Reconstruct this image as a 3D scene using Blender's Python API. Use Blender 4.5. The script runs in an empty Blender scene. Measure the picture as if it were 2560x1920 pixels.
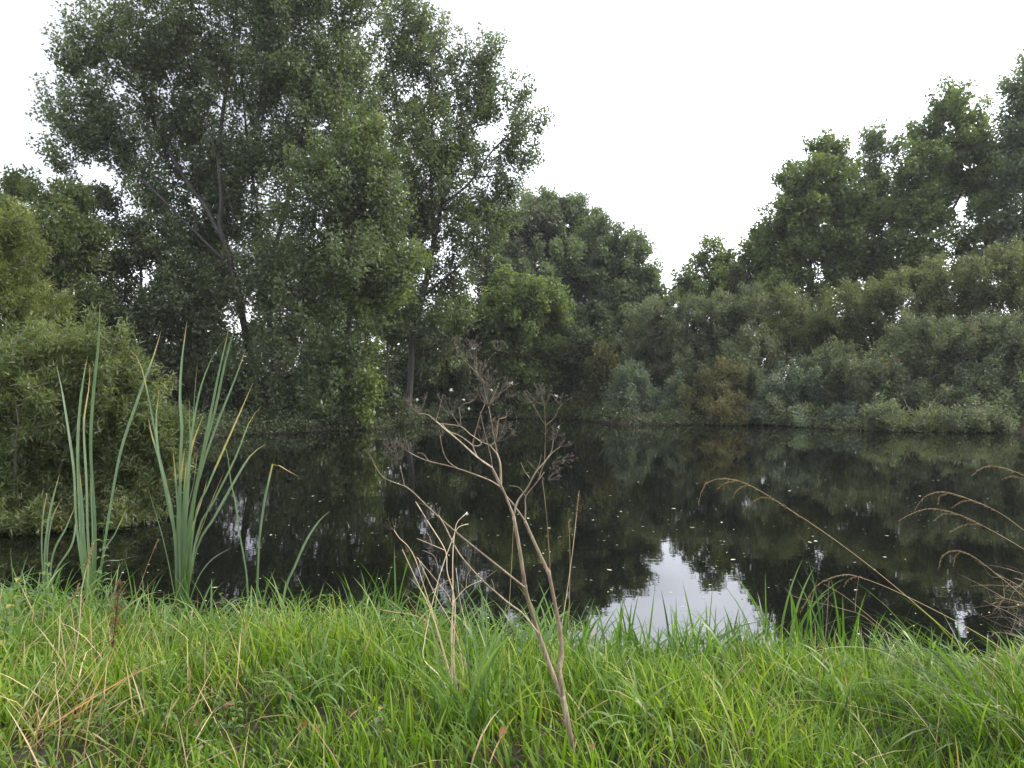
import bpy, math
import numpy as np
from mathutils import Vector

# ------------------------------------------------------------------ camera, sky, sun, exposure
sc = bpy.context.scene
CAM_Z = 2.2
cam_d = bpy.data.cameras.new('camera')
cam_d.sensor_width = 36.0
cam_d.lens = 36.0 * 1640.0 / 2212.0
cam_d.clip_start = 0.05
cam_d.clip_end = 4000
cam = bpy.data.objects.new('camera', cam_d)
sc.collection.objects.link(cam)
cam.location = (0, 0, CAM_Z)
cam.rotation_euler = (math.radians(90), 0, 0)
sc.camera = cam

SUN_EL, SUN_AZ = 48.0, 85.0          # degrees; azimuth measured from +Y (view direction) towards +X (right)
world = bpy.data.worlds.new('World')
sc.world = world
world.use_nodes = True
wn, wl = world.node_tree.nodes, world.node_tree.links
wn.clear()
w_out = wn.new('ShaderNodeOutputWorld')
sky = wn.new('ShaderNodeTexSky')
sky.sky_type = 'NISHITA'
sky.sun_disc = False
sky.sun_elevation = math.radians(SUN_EL)
sky.sun_rotation = math.radians(SUN_AZ)
sky.air_density = 1.0
sky.dust_density = 3.0
bg_sky = wn.new('ShaderNodeBackground'); bg_sky.inputs['Strength'].default_value = 0.05
wl.new(sky.outputs['Color'], bg_sky.inputs['Color'])
# high, thin overcast: a soft layer of cloud, brighter and dimmer in broad patches
tc = wn.new('ShaderNodeTexCoord')
cn = wn.new('ShaderNodeTexNoise'); cn.inputs['Scale'].default_value = 1.6; cn.inputs['Detail'].default_value = 5.0
cn.inputs['Roughness'].default_value = 0.5
cmap = wn.new('ShaderNodeMapping'); cmap.inputs['Scale'].default_value = (1, 1, 2.2); cmap.inputs['Location'].default_value = (3.1, 0.4, 1.3)
wl.new(tc.outputs['Generated'], cmap.inputs['Vector']); wl.new(cmap.outputs['Vector'], cn.inputs['Vector'])
cr = wn.new('ShaderNodeValToRGB')
cr.color_ramp.elements[0].position = 0.37; cr.color_ramp.elements[0].color = (0.175, 0.150, 0.140, 1)
cr.color_ramp.elements[1].position = 0.64; cr.color_ramp.elements[1].color = (0.93, 0.94, 1.0, 1)
wl.new(cn.outputs['Fac'], cr.inputs['Fac'])
bg_cl = wn.new('ShaderNodeBackground'); bg_cl.inputs['Strength'].default_value = 1.1
wl.new(cr.outputs['Color'], bg_cl.inputs['Color'])
addw = wn.new('ShaderNodeAddShader')
wl.new(bg_sky.outputs[0], addw.inputs[0]); wl.new(bg_cl.outputs[0], addw.inputs[1])
wl.new(addw.outputs[0], w_out.inputs['Surface'])

sun_d = bpy.data.lights.new('sun', 'SUN')
sun_d.energy = 1.5
sun_d.angle = math.radians(10)
sun_d.color = (1.0, 0.96, 0.88)
sun = bpy.data.objects.new('sun', sun_d)
sc.collection.objects.link(sun)
_el, _az = math.radians(SUN_EL), math.radians(SUN_AZ)
_dir = Vector((math.sin(_az) * math.cos(_el), math.cos(_az) * math.cos(_el), math.sin(_el)))
sun.rotation_euler = _dir.to_track_quat('Z', 'Y').to_euler()

vs = sc.view_settings
vs.view_transform = 'Standard'
vs.look = 'None'
vs.exposure = 1.62
vs.gamma = 1.0
vs.use_curve_mapping = False
sc.render.engine = 'CYCLES'
sc.cycles.max_bounces = 8
sc.cycles.transparent_max_bounces = 8
sc.cycles.use_denoising = True

# ------------------------------------------------------------------ helpers
COL = sc.collection
UP = np.array([0.0, 0.0, 1.0])

def tag(o, label=None, cat=None, group=None, kind=None):
    if label: o['label'] = label
    if cat: o['category'] = cat
    if group: o['group'] = group
    if kind: o['kind'] = kind
    return o

def empty(name, loc):
    o = bpy.data.objects.new(name, None)
    o.empty_display_size = 0.1
    o.location = [float(v) for v in loc]
    COL.objects.link(o)
    return o

def mesh_from(verts, faces_list, tint=None, smooth=False):
    """verts (n,3); faces_list: arrays (m,k); tint: per-vertex float"""
    me = bpy.data.meshes.new('mesh')
    verts = np.ascontiguousarray(verts, dtype=np.float32)
    me.vertices.add(len(verts)); me.vertices.foreach_set('co', verts.ravel())
    loops = np.concatenate([f.ravel() for f in faces_list]).astype(np.int32)
    sizes = np.concatenate([np.full(len(f), f.shape[1], dtype=np.int32) for f in faces_list])
    starts = np.concatenate([[0], np.cumsum(sizes)[:-1]]).astype(np.int32)
    me.loops.add(len(loops)); me.loops.foreach_set('vertex_index', loops)
    me.polygons.add(len(sizes)); me.polygons.foreach_set('loop_start', starts)
    if smooth:
        me.polygons.foreach_set('use_smooth', np.ones(len(sizes), dtype=bool))
    if tint is not None:
        a = me.attributes.new('tint', 'FLOAT', 'POINT')
        a.data.foreach_set('value', np.ascontiguousarray(tint, dtype=np.float32))
    me.update(calc_edges=True)
    return me

def obj(name, me, mat, parent=None, loc=None):
    o = bpy.data.objects.new(name, me)
    me.materials.clear(); me.materials.append(mat)
    if loc is not None: o.location = [float(v) for v in loc]
    COL.objects.link(o)
    if parent is not None: o.parent = parent
    return o

class MB:
    """collects verts / faces / tint"""
    def __init__(s): s.v=[]; s.q=[]; s.t=[]; s.tint=[]; s.n=0
    def add(s, v, quads=None, tris=None, tint=0.5):
        v = np.asarray(v, dtype=float).reshape(-1, 3)
        if quads is not None and len(quads): s.q.append(np.asarray(quads, dtype=np.int64).reshape(-1, 4) + s.n)
        if tris is not None and len(tris): s.t.append(np.asarray(tris, dtype=np.int64).reshape(-1, 3) + s.n)
        s.v.append(v)
        s.tint.append(np.broadcast_to(np.asarray(tint, dtype=float), (len(v),)).copy())
        s.n += len(v)
    def mesh(s, origin=(0,0,0), smooth=False):
        fl = []
        if s.q: fl.append(np.concatenate(s.q))
        if s.t: fl.append(np.concatenate(s.t))
        return mesh_from(np.concatenate(s.v) - np.asarray(origin, dtype=float), fl, np.concatenate(s.tint), smooth)

def norm(a):
    a = np.asarray(a, dtype=float)
    return a / np.maximum(np.linalg.norm(a, axis=-1, keepdims=True), 1e-9)

def smooth_line(pts, n):
    """Catmull-Rom resample of a polyline to n points"""
    p = np.asarray(pts, dtype=float)
    if len(p) == 2:
        t = np.linspace(0, 1, n)[:, None]
        return p[0] * (1 - t) + p[1] * t
    q = np.vstack([2*p[0]-p[1], p, 2*p[-1]-p[-2]])
    seg = np.linalg.norm(np.diff(p, axis=0), axis=1)
    cum = np.concatenate([[0], np.cumsum(seg)])
    out = []
    for s in np.linspace(0, cum[-1], n):
        i = min(np.searchsorted(cum, s, side='right') - 1, len(p) - 2)
        t = (s - cum[i]) / max(seg[i], 1e-9)
        a, b, c, d = q[i], q[i+1], q[i+2], q[i+3]
        out.append(0.5*((2*b)+(-a+c)*t+(2*a-5*b+4*c-d)*t*t+(-a+3*b-3*c+d)*t**3))
    return np.array(out)

def tube(mb, pts, radii, sides=5, tint=0.5, cap=True):
    p = np.asarray(pts, dtype=float)
    n = len(p)
    r = np.interp(np.linspace(0, 1, n), np.linspace(0, 1, len(np.atleast_1d(radii))), np.atleast_1d(radii))
    d = norm(np.gradient(p, axis=0))
    ref = np.array([0.31, 0.9, 0.28])
    u = norm(np.cross(d, ref)); w = np.cross(d, u)
    ang = np.linspace(0, 2*math.pi, sides, endpoint=False)
    v = p[:, None, :] + r[:, None, None] * (np.cos(ang)[None, :, None]*u[:, None, :] + np.sin(ang)[None, :, None]*w[:, None, :])
    i = np.arange(n-1)[:, None]; k = np.arange(sides)[None, :]; k2 = (k+1) % sides
    q = np.stack([i*sides+k, i*sides+k2, (i+1)*sides+k2, (i+1)*sides+k], axis=-1).reshape(-1, 4)
    vv = v.reshape(-1, 3)
    tt = np.repeat(np.broadcast_to(np.asarray(tint, dtype=float), (n,)), sides)
    tris = None
    if cap:
        vv = np.vstack([vv, p[-1]]); tt = np.append(tt, tt[-1])
        tris = np.stack([(n-1)*sides+k[0], (n-1)*sides+k2[0], np.full(sides, n*sides)], axis=-1)
    mb.add(vv, q, tris, tt)

def ribbon(mb, pts, widths, side, tint=0.5, fold=0.25, twist=0.0):
    """leaf ribbon, three verts across (V-folded); side: across-leaf direction"""
    p = np.asarray(pts, dtype=float); n = len(p)
    w = np.interp(np.linspace(0, 1, n), np.linspace(0, 1, len(widths)), widths)
    d = norm(np.gradient(p, axis=0))
    s0 = np.broadcast_to(np.asarray(side, dtype=float), (n, 3))
    s = norm(s0 - (s0*d).sum(1, keepdims=True)*d)
    nr = np.cross(s, d)
    a = np.linspace(0, twist, n)[:, None]
    s2 = s*np.cos(a) + nr*np.sin(a); n2 = np.cross(s2, d)
    L = p - s2*w[:, None]/2 + n2*(w*fold)[:, None]
    R = p + s2*w[:, None]/2 + n2*(w*fold)[:, None]
    v = np.stack([L, p, R], axis=1).reshape(-1, 3)
    i = np.arange(n-1)*3
    q = np.concatenate([np.stack([i, i+1, i+4, i+3], -1), np.stack([i+1, i+2, i+5, i+4], -1)])
    mb.add(v, q, None, np.repeat(np.broadcast_to(np.asarray(tint, dtype=float), (n,)), 3))

# ---- picture coordinates -> directions.  T: 2212-wide picture units, V: 2560-wide units
def T(x, y, D):
    return np.array([(x-1106)/1640.0*D, D, CAM_Z-(y-829.5)/1640.0*D])
def V(x, y, D):
    return np.array([(x-1280)/1898.0*D, D, CAM_Z-(y-960)/1898.0*D])

# ------------------------------------------------------------------ materials
def mat_base(name):
    m = bpy.data.materials.new(name); m.use_nodes = True
    nt = m.node_tree; nt.nodes.clear()
    out = nt.nodes.new('ShaderNodeOutputMaterial')
    return m, nt, out

def ramp(nt, stops):
    r = nt.nodes.new('ShaderNodeValToRGB')
    e = r.color_ramp.elements
    while len(e) > 1: e.remove(e[-1])
    e[0].position = stops[0][0]; e[0].color = (*stops[0][1], 1)
    for pos, c in stops[1:]:
        k = e.new(pos); k.color = (*c, 1)
    return r

def leaf_mat(name, stops, trans=0.3, rough=0.5, spec=0.35, grain=None):
    m, nt, out = mat_base(name)
    at = nt.nodes.new('ShaderNodeAttribute'); at.attribute_name = 'tint'
    r = ramp(nt, stops)
    nt.links.new(at.outputs['Fac'], r.inputs['Fac'])
    col = r.outputs['Color']
    if grain:
        tcn = nt.nodes.new('ShaderNodeTexCoord')
        mp = nt.nodes.new('ShaderNodeMapping'); mp.inputs['Scale'].default_value = grain[0]
        nz = nt.nodes.new('ShaderNodeTexNoise'); nz.inputs['Scale'].default_value = 1.0; nz.inputs['Detail'].default_value = 3
        mx = nt.nodes.new('ShaderNodeMix'); mx.data_type = 'RGBA'; mx.blend_type = 'MULTIPLY'
        rr = ramp(nt, [(0.3, (grain[1],)*3), (0.7, (grain[2],)*3)])
        nt.links.new(tcn.outputs['Object'], mp.inputs['Vector']); nt.links.new(mp.outputs['Vector'], nz.inputs['Vector'])
        nt.links.new(nz.outputs['Fac'], rr.inputs['Fac'])
        mx.inputs['Factor'].default_value = 1.0
        nt.links.new(col, mx.inputs['A']); nt.links.new(rr.outputs['Color'], mx.inputs['B'])
        col = mx.outputs['Result']
    p = nt.nodes.new('ShaderNodeBsdfPrincipled')
    p.inputs['Roughness'].default_value = rough
    p.inputs['Specular IOR Level'].default_value = spec
    nt.links.new(col, p.inputs['Base Color'])
    if trans > 0:
        t = nt.nodes.new('ShaderNodeBsdfTranslucent')
        g = nt.nodes.new('ShaderNodeMix'); g.data_type = 'RGBA'; g.blend_type = 'MULTIPLY'; g.inputs['Factor'].default_value = 1
        g.inputs['B'].default_value = (1.25, 1.35, 0.55, 1)
        nt.links.new(col, g.inputs['A']); nt.links.new(g.outputs['Result'], t.inputs['Color'])
        mix = nt.nodes.new('ShaderNodeMixShader'); mix.inputs['Fac'].default_value = min(.5, trans*1.7)
        nt.links.new(p.outputs[0], mix.inputs[1]); nt.links.new(t.outputs[0], mix.inputs[2])
        nt.links.new(mix.outputs[0], out.inputs['Surface'])
    else:
        nt.links.new(p.outputs[0], out.inputs['Surface'])
    return m

M = {}
M['poplar'] = leaf_mat('poplar_leaf', [(0, (.056,.078,.032)), (.45, (.09,.12,.052)), (.75, (.125,.158,.074)), (.95, (.165,.19,.12)), (1, (.20,.21,.15))], .28, .42, .5)
M['poplar_lit'] = leaf_mat('poplar_leaf_lit', [(0, (.068,.098,.026)), (.5, (.118,.165,.044)), (.85, (.17,.21,.06)), (1, (.22,.24,.12))], .3, .42, .45)  # lit copy of the poplar leaf: sunlight put into a brighter colour
M['ash'] = leaf_mat('ash_leaf', [(0, (.045,.068,.024)), (.5, (.08,.108,.036)), (.9, (.125,.15,.05)), (1, (.19,.19,.06))], .35, .5, .35)
M['willow_gold'] = leaf_mat('yellow_willow_leaf', [(0, (.062,.078,.024)), (.5, (.105,.128,.040)), (.85, (.155,.172,.055)), (1, (.24,.22,.06))], .35, .5, .35)
M['willow'] = leaf_mat('willow_leaf', [(0, (.056,.074,.028)), (.5, (.104,.132,.052)), (.85, (.158,.186,.085)), (.96, (.23,.23,.075)), (1, (.17,.11,.04))], .3, .5, .4)
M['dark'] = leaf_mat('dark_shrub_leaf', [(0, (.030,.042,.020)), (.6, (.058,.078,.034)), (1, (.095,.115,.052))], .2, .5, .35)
M['brownish'] = leaf_mat('browning_leaf', [(0, (.055,.055,.028)), (.5, (.09,.092,.042)), (.85, (.125,.115,.05)), (1, (.16,.09,.035))], .25, .55, .3)
M['purple'] = leaf_mat('purplish_leaf', [(0, (.055,.062,.042)), (.6, (.092,.105,.066)), (1, (.125,.125,.082))], .2, .5, .35)
M['maple'] = leaf_mat('maple_leaf', [(0, (.070,.098,.038)), (.5, (.112,.150,.058)), (.88, (.155,.195,.078)), (1, (.23,.24,.08))], .3, .5, .35)
M['hazed_teal'] = leaf_mat('hazed_grey_green_leaf', [(0, (.068,.094,.054)), (.5, (.112,.145,.084)), (.9, (.16,.195,.122)), (1, (.19,.21,.14))], .28, .5, .4)  # grey-green leaf, paled and blued so its colour carries the distance haze
M['sallow'] = leaf_mat('sallow_leaf', [(0, (.058,.074,.042)), (.45, (.10,.124,.072)), (.85, (.15,.172,.108)), (.97, (.19,.20,.135)), (1, (.17,.11,.055))], .25, .55, .4)
M['sallow_olive'] = leaf_mat('olive_sallow_leaf', [(0, (.062,.074,.032)), (.45, (.112,.128,.056)), (.85, (.16,.175,.082)), (1, (.21,.20,.10))], .25, .55, .4)
M['sallow_blue'] = leaf_mat('silvery_sallow_leaf', [(0, (.05,.07,.05)), (.45, (.095,.125,.09)), (.85, (.15,.185,.14)), (1, (.21,.24,.19))], .25, .55, .4)

def bark_mat(name, c0, c1, scale):
    m, nt, out = mat_base(name)
    tcn = nt.nodes.new('ShaderNodeTexCoord')
    mp = nt.nodes.new('ShaderNodeMapping'); mp.inputs['Scale'].default_value = scale
    nz = nt.nodes.new('ShaderNodeTexNoise'); nz.inputs['Scale'].default_value = 1; nz.inputs['Detail'].default_value = 5
    nt.links.new(tcn.outputs['Object'], mp.inputs['Vector']); nt.links.new(mp.outputs['Vector'], nz.inputs['Vector'])
    r = ramp(nt, [(.3, c0), (.7, c1)])
    nt.links.new(nz.outputs['Fac'], r.inputs['Fac'])
    p = nt.nodes.new('ShaderNodeBsdfPrincipled'); p.inputs['Roughness'].default_value = .85
    b = nt.nodes.new('ShaderNodeBump'); b.inputs['Strength'].default_value = .5; b.inputs['Distance'].default_value = .02
    nt.links.new(nz.outputs['Fac'], b.inputs['Height']); nt.links.new(b.outputs[0], p.inputs['Normal'])
    nt.links.new(r.outputs[0], p.inputs['Base Color']); nt.links.new(p.outputs[0], out.inputs['Surface'])
    return m
M['bark'] = bark_mat('bark', (.020,.017,.014), (.055,.047,.038), (5, 5, 1.2))
M['twig'] = bark_mat('shrub_stem', (.04,.034,.024), (.10,.085,.06), (8, 8, 2))

# ------------------------------------------------------------------ ground, pond
shore_px = [(440,948),(470,944),(520,939),(560,938),(610,937),(680,932),(740,929),(800,925),(860,918),(900,913),(960,908),(1010,905),(1080,904),(1150,904),(1210,905),(1260,906),(1300,912),(1350,916),(1420,917),(1500,918),(1580,919),(1640,916),(1700,919),(1760,924),(1830,929),(1900,931),(2000,932),(2100,935),(2212,936)]
rj = np.random.default_rng(3)
shore_px = [(x+rj.uniform(-6, 6), y+rj.uniform(-1.3, 1.3)) for x, y in shore_px]
far = [((x-1106)/1640*CAM_Z*1640/(y-829.5), CAM_Z*1640/(y-829.5)) for x, y in shore_px]
poly = [(-8.6, 8.6), (-8.3, 11.5), (-8.5, 14.0), (-10.0, 18.0), (-12.2, 24.0), (-13.0, 28.5)] + far + \
       [(27, 32.5), (30, 27), (30.5, 20), (28, 13), (23, 9.6), (17, 7.6), (11, 6.5), (7, 5.85), (4.6, 5.5), (3.2, 5.35), (2.2, 5.3), (1.2, 5.45), (0.2, 5.65), (-1, 5.9), (-2, 6.05), (-3.1, 6.3), (-4.2, 6.6), (-5.4, 6.9), (-7.0, 7.5)]
POLY = np.array(poly)

def sdist(x, y):
    """signed distance to the pond outline, positive on land"""
    x = np.asarray(x, dtype=float); y = np.asarray(y, dtype=float)
    sh = x.shape; px = x.ravel(); py = y.ravel()
    best = np.full(px.shape, 1e18); inside = np.zeros(px.shape, dtype=bool)
    n = len(POLY)
    for i in range(n):
        a, b = POLY[i], POLY[(i+1) % n]
        ab = b-a
        t = np.clip(((px-a[0])*ab[0]+(py-a[1])*ab[1])/(ab@ab), 0, 1)
        best = np.minimum(best, (px-a[0]-t*ab[0])**2 + (py-a[1]-t*ab[1])**2)
        c = ((a[1] > py) != (b[1] > py))
        xi = (b[0]-a[0])*(py-a[1])/((b[1]-a[1]) if b[1] != a[1] else 1e-9)+a[0]
        inside ^= c & (px < xi)
    d = np.sqrt(best)
    return np.where(inside, -d, d).reshape(sh)

def ground_z(x, y):
    x = np.asarray(x, dtype=float); y = np.asarray(y, dtype=float)
    d = sdist(x, y)
    bump = 0.035*np.sin(x*2.3+0.7)*np.cos(y*1.9)+0.025*np.sin(x*4.7+y*3.1)+0.012*np.sin(9.1*x-7.3*y)
    bump = bump*np.clip(1-np.abs(y)/40, 0.0, 1)
    land = 0.72*(1-np.exp(-np.maximum(d, 0)/1.55)) + 0.12*(1-np.exp(-np.maximum(d, 0)/0.1)) + bump*np.clip(d/0.5, 0, 1)
    wet = -np.minimum(0.75*np.maximum(-d, 0), 1.6)
    return np.where(d > 0, land, wet)

def gz(x, y): return float(ground_z(np.array([x]), np.array([y]))[0])

def hit(x, y, extra=0.0):
    """where the ray through picture point (2560 units) meets the ground raised by extra"""
    D = np.linspace(1.5, 60, 3000)
    P = np.stack([(x-1280)/1898.0*D, D, CAM_Z-(y-960)/1898.0*D], 1)
    g = ground_z(P[:, 0], P[:, 1]) + extra
    k = np.argmax(P[:, 2] <= g)
    return P[k]

def grid_axis(fine0, fine1, step, outer):
    a = np.arange(fine0, fine1+1e-6, step)
    g = [0.0]; s = step
    while g[-1] < outer: s *= 1.16; g.append(g[-1]+s)
    g = np.array(g[1:])
    return np.concatenate([fine0-g[::-1], a, fine1+g])
gx = grid_axis(-14, 24, 0.35, 1500); gy = grid_axis(0, 14, 0.25, 1500)
gy = np.concatenate([gy[gy < 14], np.arange(14, 52, 0.5), gy[gy > 14.2]+38])
GX, GY = np.meshgrid(gx, gy)
GZ = ground_z(GX, GY)
nx, ny = len(gx), len(gy)
i = np.arange(nx*ny).reshape(ny, nx)
gq = np.stack([i[:-1, :-1], i[:-1, 1:], i[1:, 1:], i[1:, :-1]], -1).reshape(-1, 4)
m, nt, out = mat_base('bank_soil_and_turf')
tcn = nt.nodes.new('ShaderNodeTexCoord')
nz = nt.nodes.new('ShaderNodeTexNoise'); nz.inputs['Scale'].default_value = 3.0; nz.inputs['Detail'].default_value = 8
nt.links.new(tcn.outputs['Object'], nz.inputs['Vector'])
r = ramp(nt, [(.3, (.014,.013,.008)), (.5, (.026,.024,.014)), (.72, (.045,.04,.024))])
nt.links.new(nz.outputs['Fac'], r.inputs['Fac'])
p = nt.nodes.new('ShaderNodeBsdfPrincipled'); p.inputs['Roughness'].default_value = .95; p.inputs['Specular IOR Level'].default_value = .1
bn = nt.nodes.new('ShaderNodeBump'); bn.inputs['Strength'].default_value = .6; bn.inputs['Distance'].default_value = .05
nt.links.new(nz.outputs['Fac'], bn.inputs['Height']); nt.links.new(bn.outputs[0], p.inputs['Normal'])
nt.links.new(r.outputs[0], p.inputs['Base Color']); nt.links.new(p.outputs[0], out.inputs['Surface'])
ground = obj('ground', mesh_from(np.stack([GX.ravel(), GY.ravel(), GZ.ravel()], 1), [gq], None, True), m)
tag(ground, 'dark soil and turf of the pond banks running back under the trees', 'ground', kind='structure')

m, nt, out = mat_base('pond_water')
p = nt.nodes.new('ShaderNodeBsdfPrincipled')
p.inputs['Base Color'].default_value = (.003, .0032, .0026, 1); p.inputs['Roughness'].default_value = .015
p.inputs['IOR'].default_value = 1.333
tcn = nt.nodes.new('ShaderNodeTexCoord')
mp = nt.nodes.new('ShaderNodeMapping'); mp.inputs['Scale'].default_value = (1.0, 1.6, 1)
n1 = nt.nodes.new('ShaderNodeTexNoise'); n1.inputs['Scale'].default_value = 2.2; n1.inputs['Detail'].default_value = 3
b1 = nt.nodes.new('ShaderNodeBump'); b1.inputs['Strength'].default_value = .05; b1.inputs['Distance'].default_value = .02
nt.links.new(tcn.outputs['Object'], mp.inputs['Vector']); nt.links.new(mp.outputs['Vector'], n1.inputs['Vector'])
nt.links.new(n1.outputs['Fac'], b1.inputs['Height']); nt.links.new(b1.outputs[0], p.inputs['Normal'])
nt.links.new(p.outputs[0], out.inputs['Surface'])
wx0, wx1, wy0, wy1 = -22, 40, 4.2, 56
water = obj('pond_water', mesh_from(np.array([[wx0,wy0,0],[wx1,wy0,0],[wx1,wy1,0],[wx0,wy1,0]]), [np.array([[0,1,2,3]])]), m)
tag(water, 'still dark pond water mirroring trees and white sky', 'water', kind='structure')

# ------------------------------------------------------------------ trees and shrubs
def leaves_mesh(pos, axis, nrm, L, Wd, tint, origin, tri=False):
    axis = norm(axis); nrm = norm(nrm - (nrm*axis).sum(1, keepdims=True)*axis)
    side = np.cross(axis, nrm)
    L = L[:, None]; Wd = Wd[:, None]
    n = len(pos)
    if tri:
        v = np.stack([pos - side*Wd*.5, pos + side*Wd*.5, pos + axis*L], 1)
        f = np.arange(n*3).reshape(n, 3); k = 3
    else:
        mid = pos + axis*L*.42
        v = np.stack([pos, mid + side*Wd*.5 + nrm*Wd*.12, pos + axis*L, mid - side*Wd*.5 + nrm*Wd*.12], 1)
        f = np.arange(n*4).reshape(n, 4); k = 4
    return mesh_from(v.reshape(-1, 3) - origin, [f], np.repeat(tint, k))

def prisms(mb, P0, P1, r0, r1, sides):
    d = norm(P1-P0)
    u = norm(np.cross(d, np.array([.31, .9, .28]))); w = np.cross(d, u)
    a = np.linspace(0, 2*math.pi, sides, endpoint=False)
    ring = np.cos(a)[None, :, None]*u[:, None]+np.sin(a)[None, :, None]*w[:, None]
    v = np.concatenate([P0[:, None]+ring*r0[:, None, None], P1[:, None]+ring*r1[:, None, None]], 1)
    n = len(P0); k = np.arange(sides); k2 = (k+1) % sides
    q = np.stack([k, k2, k2+sides, k+sides], -1)[None] + (np.arange(n)*2*sides)[:, None, None]
    mb.add(v.reshape(-1, 3), q.reshape(-1, 4))

TRI = [0]
DENS, PER, LEAF = 1.3, 2.3, 1.12
def tree(name, label, cat, group, D, base, lobes, mat, seed, leaf=(.16, .11), dens=1.5, per=150, trunks=None, clump=(.85, .42),
         trunk_r=.2, tri=False, shell=.5, depth=.8, droop=.25, bark='bark', stems=1, min_z=.25, updir=.6, grow=1.0):
    rng = np.random.default_rng(seed)
    tri = True; dens = dens*DENS; lobes = [(q[0], q[1], q[2]*grow, q[3]*grow, *q[4:]) for q in lobes]; per = per*PER; leaf = (leaf[0]*LEAF, leaf[1]*LEAF); trunk_r = trunk_r*.66; shell = .35
    bx, by = base
    X0 = (bx-1106)/1640.0*D
    b = np.array([X0, D, gz(X0, D)-.08])
    # --- clump centres in the lobes
    C = []; OUT = []; LT = []
    for lb in lobes:
        x, y, rx, ry = lb[:4]
        dz = lb[4] if len(lb) > 4 else rng.uniform(-.45, .45)*max(rx, ry)/1640*D
        k = lb[5] if len(lb) > 5 else 1.0
        c = T(x, y, D+dz)
        R = np.array([rx/1640*D, 0, ry/1640*D]); R[1] = max(R[0], R[2])*depth
        n = max(3, int(round(dens*k*math.pi*R[0]*R[2])))
        u = norm(rng.normal(size=(n, 3)))
        rad = rng.uniform(shell**3, 1.0, n)**(1/3)*rng.uniform(.82, 1.1, n)
        q = c + u*R*rad[:, None]
        C.append(q); OUT.append(u*.8+np.array([0, 0, updir])); LT.append(np.full(n, rng.uniform(-.08, .08)))
    C = np.concatenate(C); OUT = norm(np.concatenate(OUT)+rng.normal(size=(len(C), 3))*.35); LT = np.concatenate(LT)
    keep = C[:, 2] > ground_z(C[:, 0], C[:, 1])*0+min_z
    C, OUT, LT = C[keep], OUT[keep], LT[keep]
    # --- skeleton
    nodes = []; par = []; trunk_flag = []
    if trunks is None:
        cen = C.mean(0); top = C[:, 2].max()
        trunks = []
        for s in range(stems):
            a = rng.uniform(0, 6.28); off = (0.0 if stems == 1 else .35)
            p1 = b + np.array([math.cos(a), math.sin(a), 0])*off*.12
            tgt = cen*np.array([1, 1, 0]) + np.array([0, 0, b[2]+(top-b[2])*(.86 if stems == 1 else .6)])
            if stems > 1: tgt = tgt + np.array([math.cos(a), math.sin(a), 0])*.3*np.ptp(C[:, 0])*.8
            mid = p1*.45+tgt*.55 + rng.normal(size=3)*np.array([.25, .25, 0])
            mid[:2] = p1[:2]*.7+tgt[:2]*.3 + rng.normal(size=2)*.15
            trunks.append([p1, mid, tgt])
    else:
        trunks = [[np.array(b) if (kk == 0 and ti == 0) else T(q[0], q[1], D+(q[2] if len(q) > 2 else 0)) for kk, q in enumerate(t)] for ti, t in enumerate(trunks)]
        for t in trunks[0:]:
            g = gz(t[0][0], t[0][1])
            if t[0][2] < g+.9: t[0][2] = g-.08
    own0 = []; starts = []
    for ti, t in enumerate(trunks):
        L = sum(np.linalg.norm(np.array(t[k+1])-t[k]) for k in range(len(t)-1))
        sp = smooth_line(t, max(5, int(L/.55)))
        prev = -1
        if nodes:      # a limb that starts on an earlier trunk
            dd = np.linalg.norm(np.array(nodes)-sp[0], axis=1)
            if dd.min() < .9 and sp[0][2] > b[2]+.6: prev = int(dd.argmin())
        starts.append(prev < 0)
        for q in sp:
            own0.append(ti); nodes.append(q); par.append(prev); trunk_flag.append(True); prev = len(nodes)-1
    NMAX = len(nodes)+len(C)*9+10
    N = np.zeros((NMAX, 3)); N[:len(nodes)] = nodes; nn = len(nodes)
    d0 = np.array([np.min(np.linalg.norm(N[:nn]-c, axis=1)) for c in C])
    tips = []
    zmin = b[2]+ (1.2 if stems == 1 else .15)
    for ci in np.argsort(d0):
        c = C[ci]
        dv = c-N[:nn]; dist = np.linalg.norm(dv, axis=1)
        cost = dist + 1.1*np.maximum(0, .35*dist-dv[:, 2]) + 5*(N[:nn, 2] < zmin)
        pi = int(cost.argmin()); q0 = N[pi]; L = dist[pi]
        k = int(min(8, max(1, round(L/.7))))
        ctrl = q0*.5+c*.5 + np.array([0, 0, -.10*L]) + rng.normal(size=3)*.09*L
        prev = pi
        for s in range(1, k+1):
            t = s/k
            N[nn] = q0*(1-t)**2+2*ctrl*t*(1-t)+c*t*t
            par.append(prev); trunk_flag.append(False); prev = nn; nn += 1
        tips.append(prev)
    N = N[:nn]; par = np.array(par); flag = np.array(trunk_flag)
    load = np.zeros(nn); load[tips] = 1.0
    for k in range(nn-1, -1, -1):
        if par[k] >= 0: load[par[k]] += load[k]
    rr = np.maximum(load, .6)**.46
    rr = .011 + rr/rr.max()*trunk_r
    e = np.where(par >= 0)[0]
    rp = np.where(flag[par[e]] & ~flag[e], np.minimum(rr[par[e]], rr[e]*1.25), rr[par[e]])
    root = empty(name, b)
    tag(root, label, cat, group)
    owner = np.zeros(nn, dtype=int)
    owner[:len(own0)] = own0
    for k in range(len(own0), nn): owner[k] = owner[par[k]]
    nt_ = 0
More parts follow.
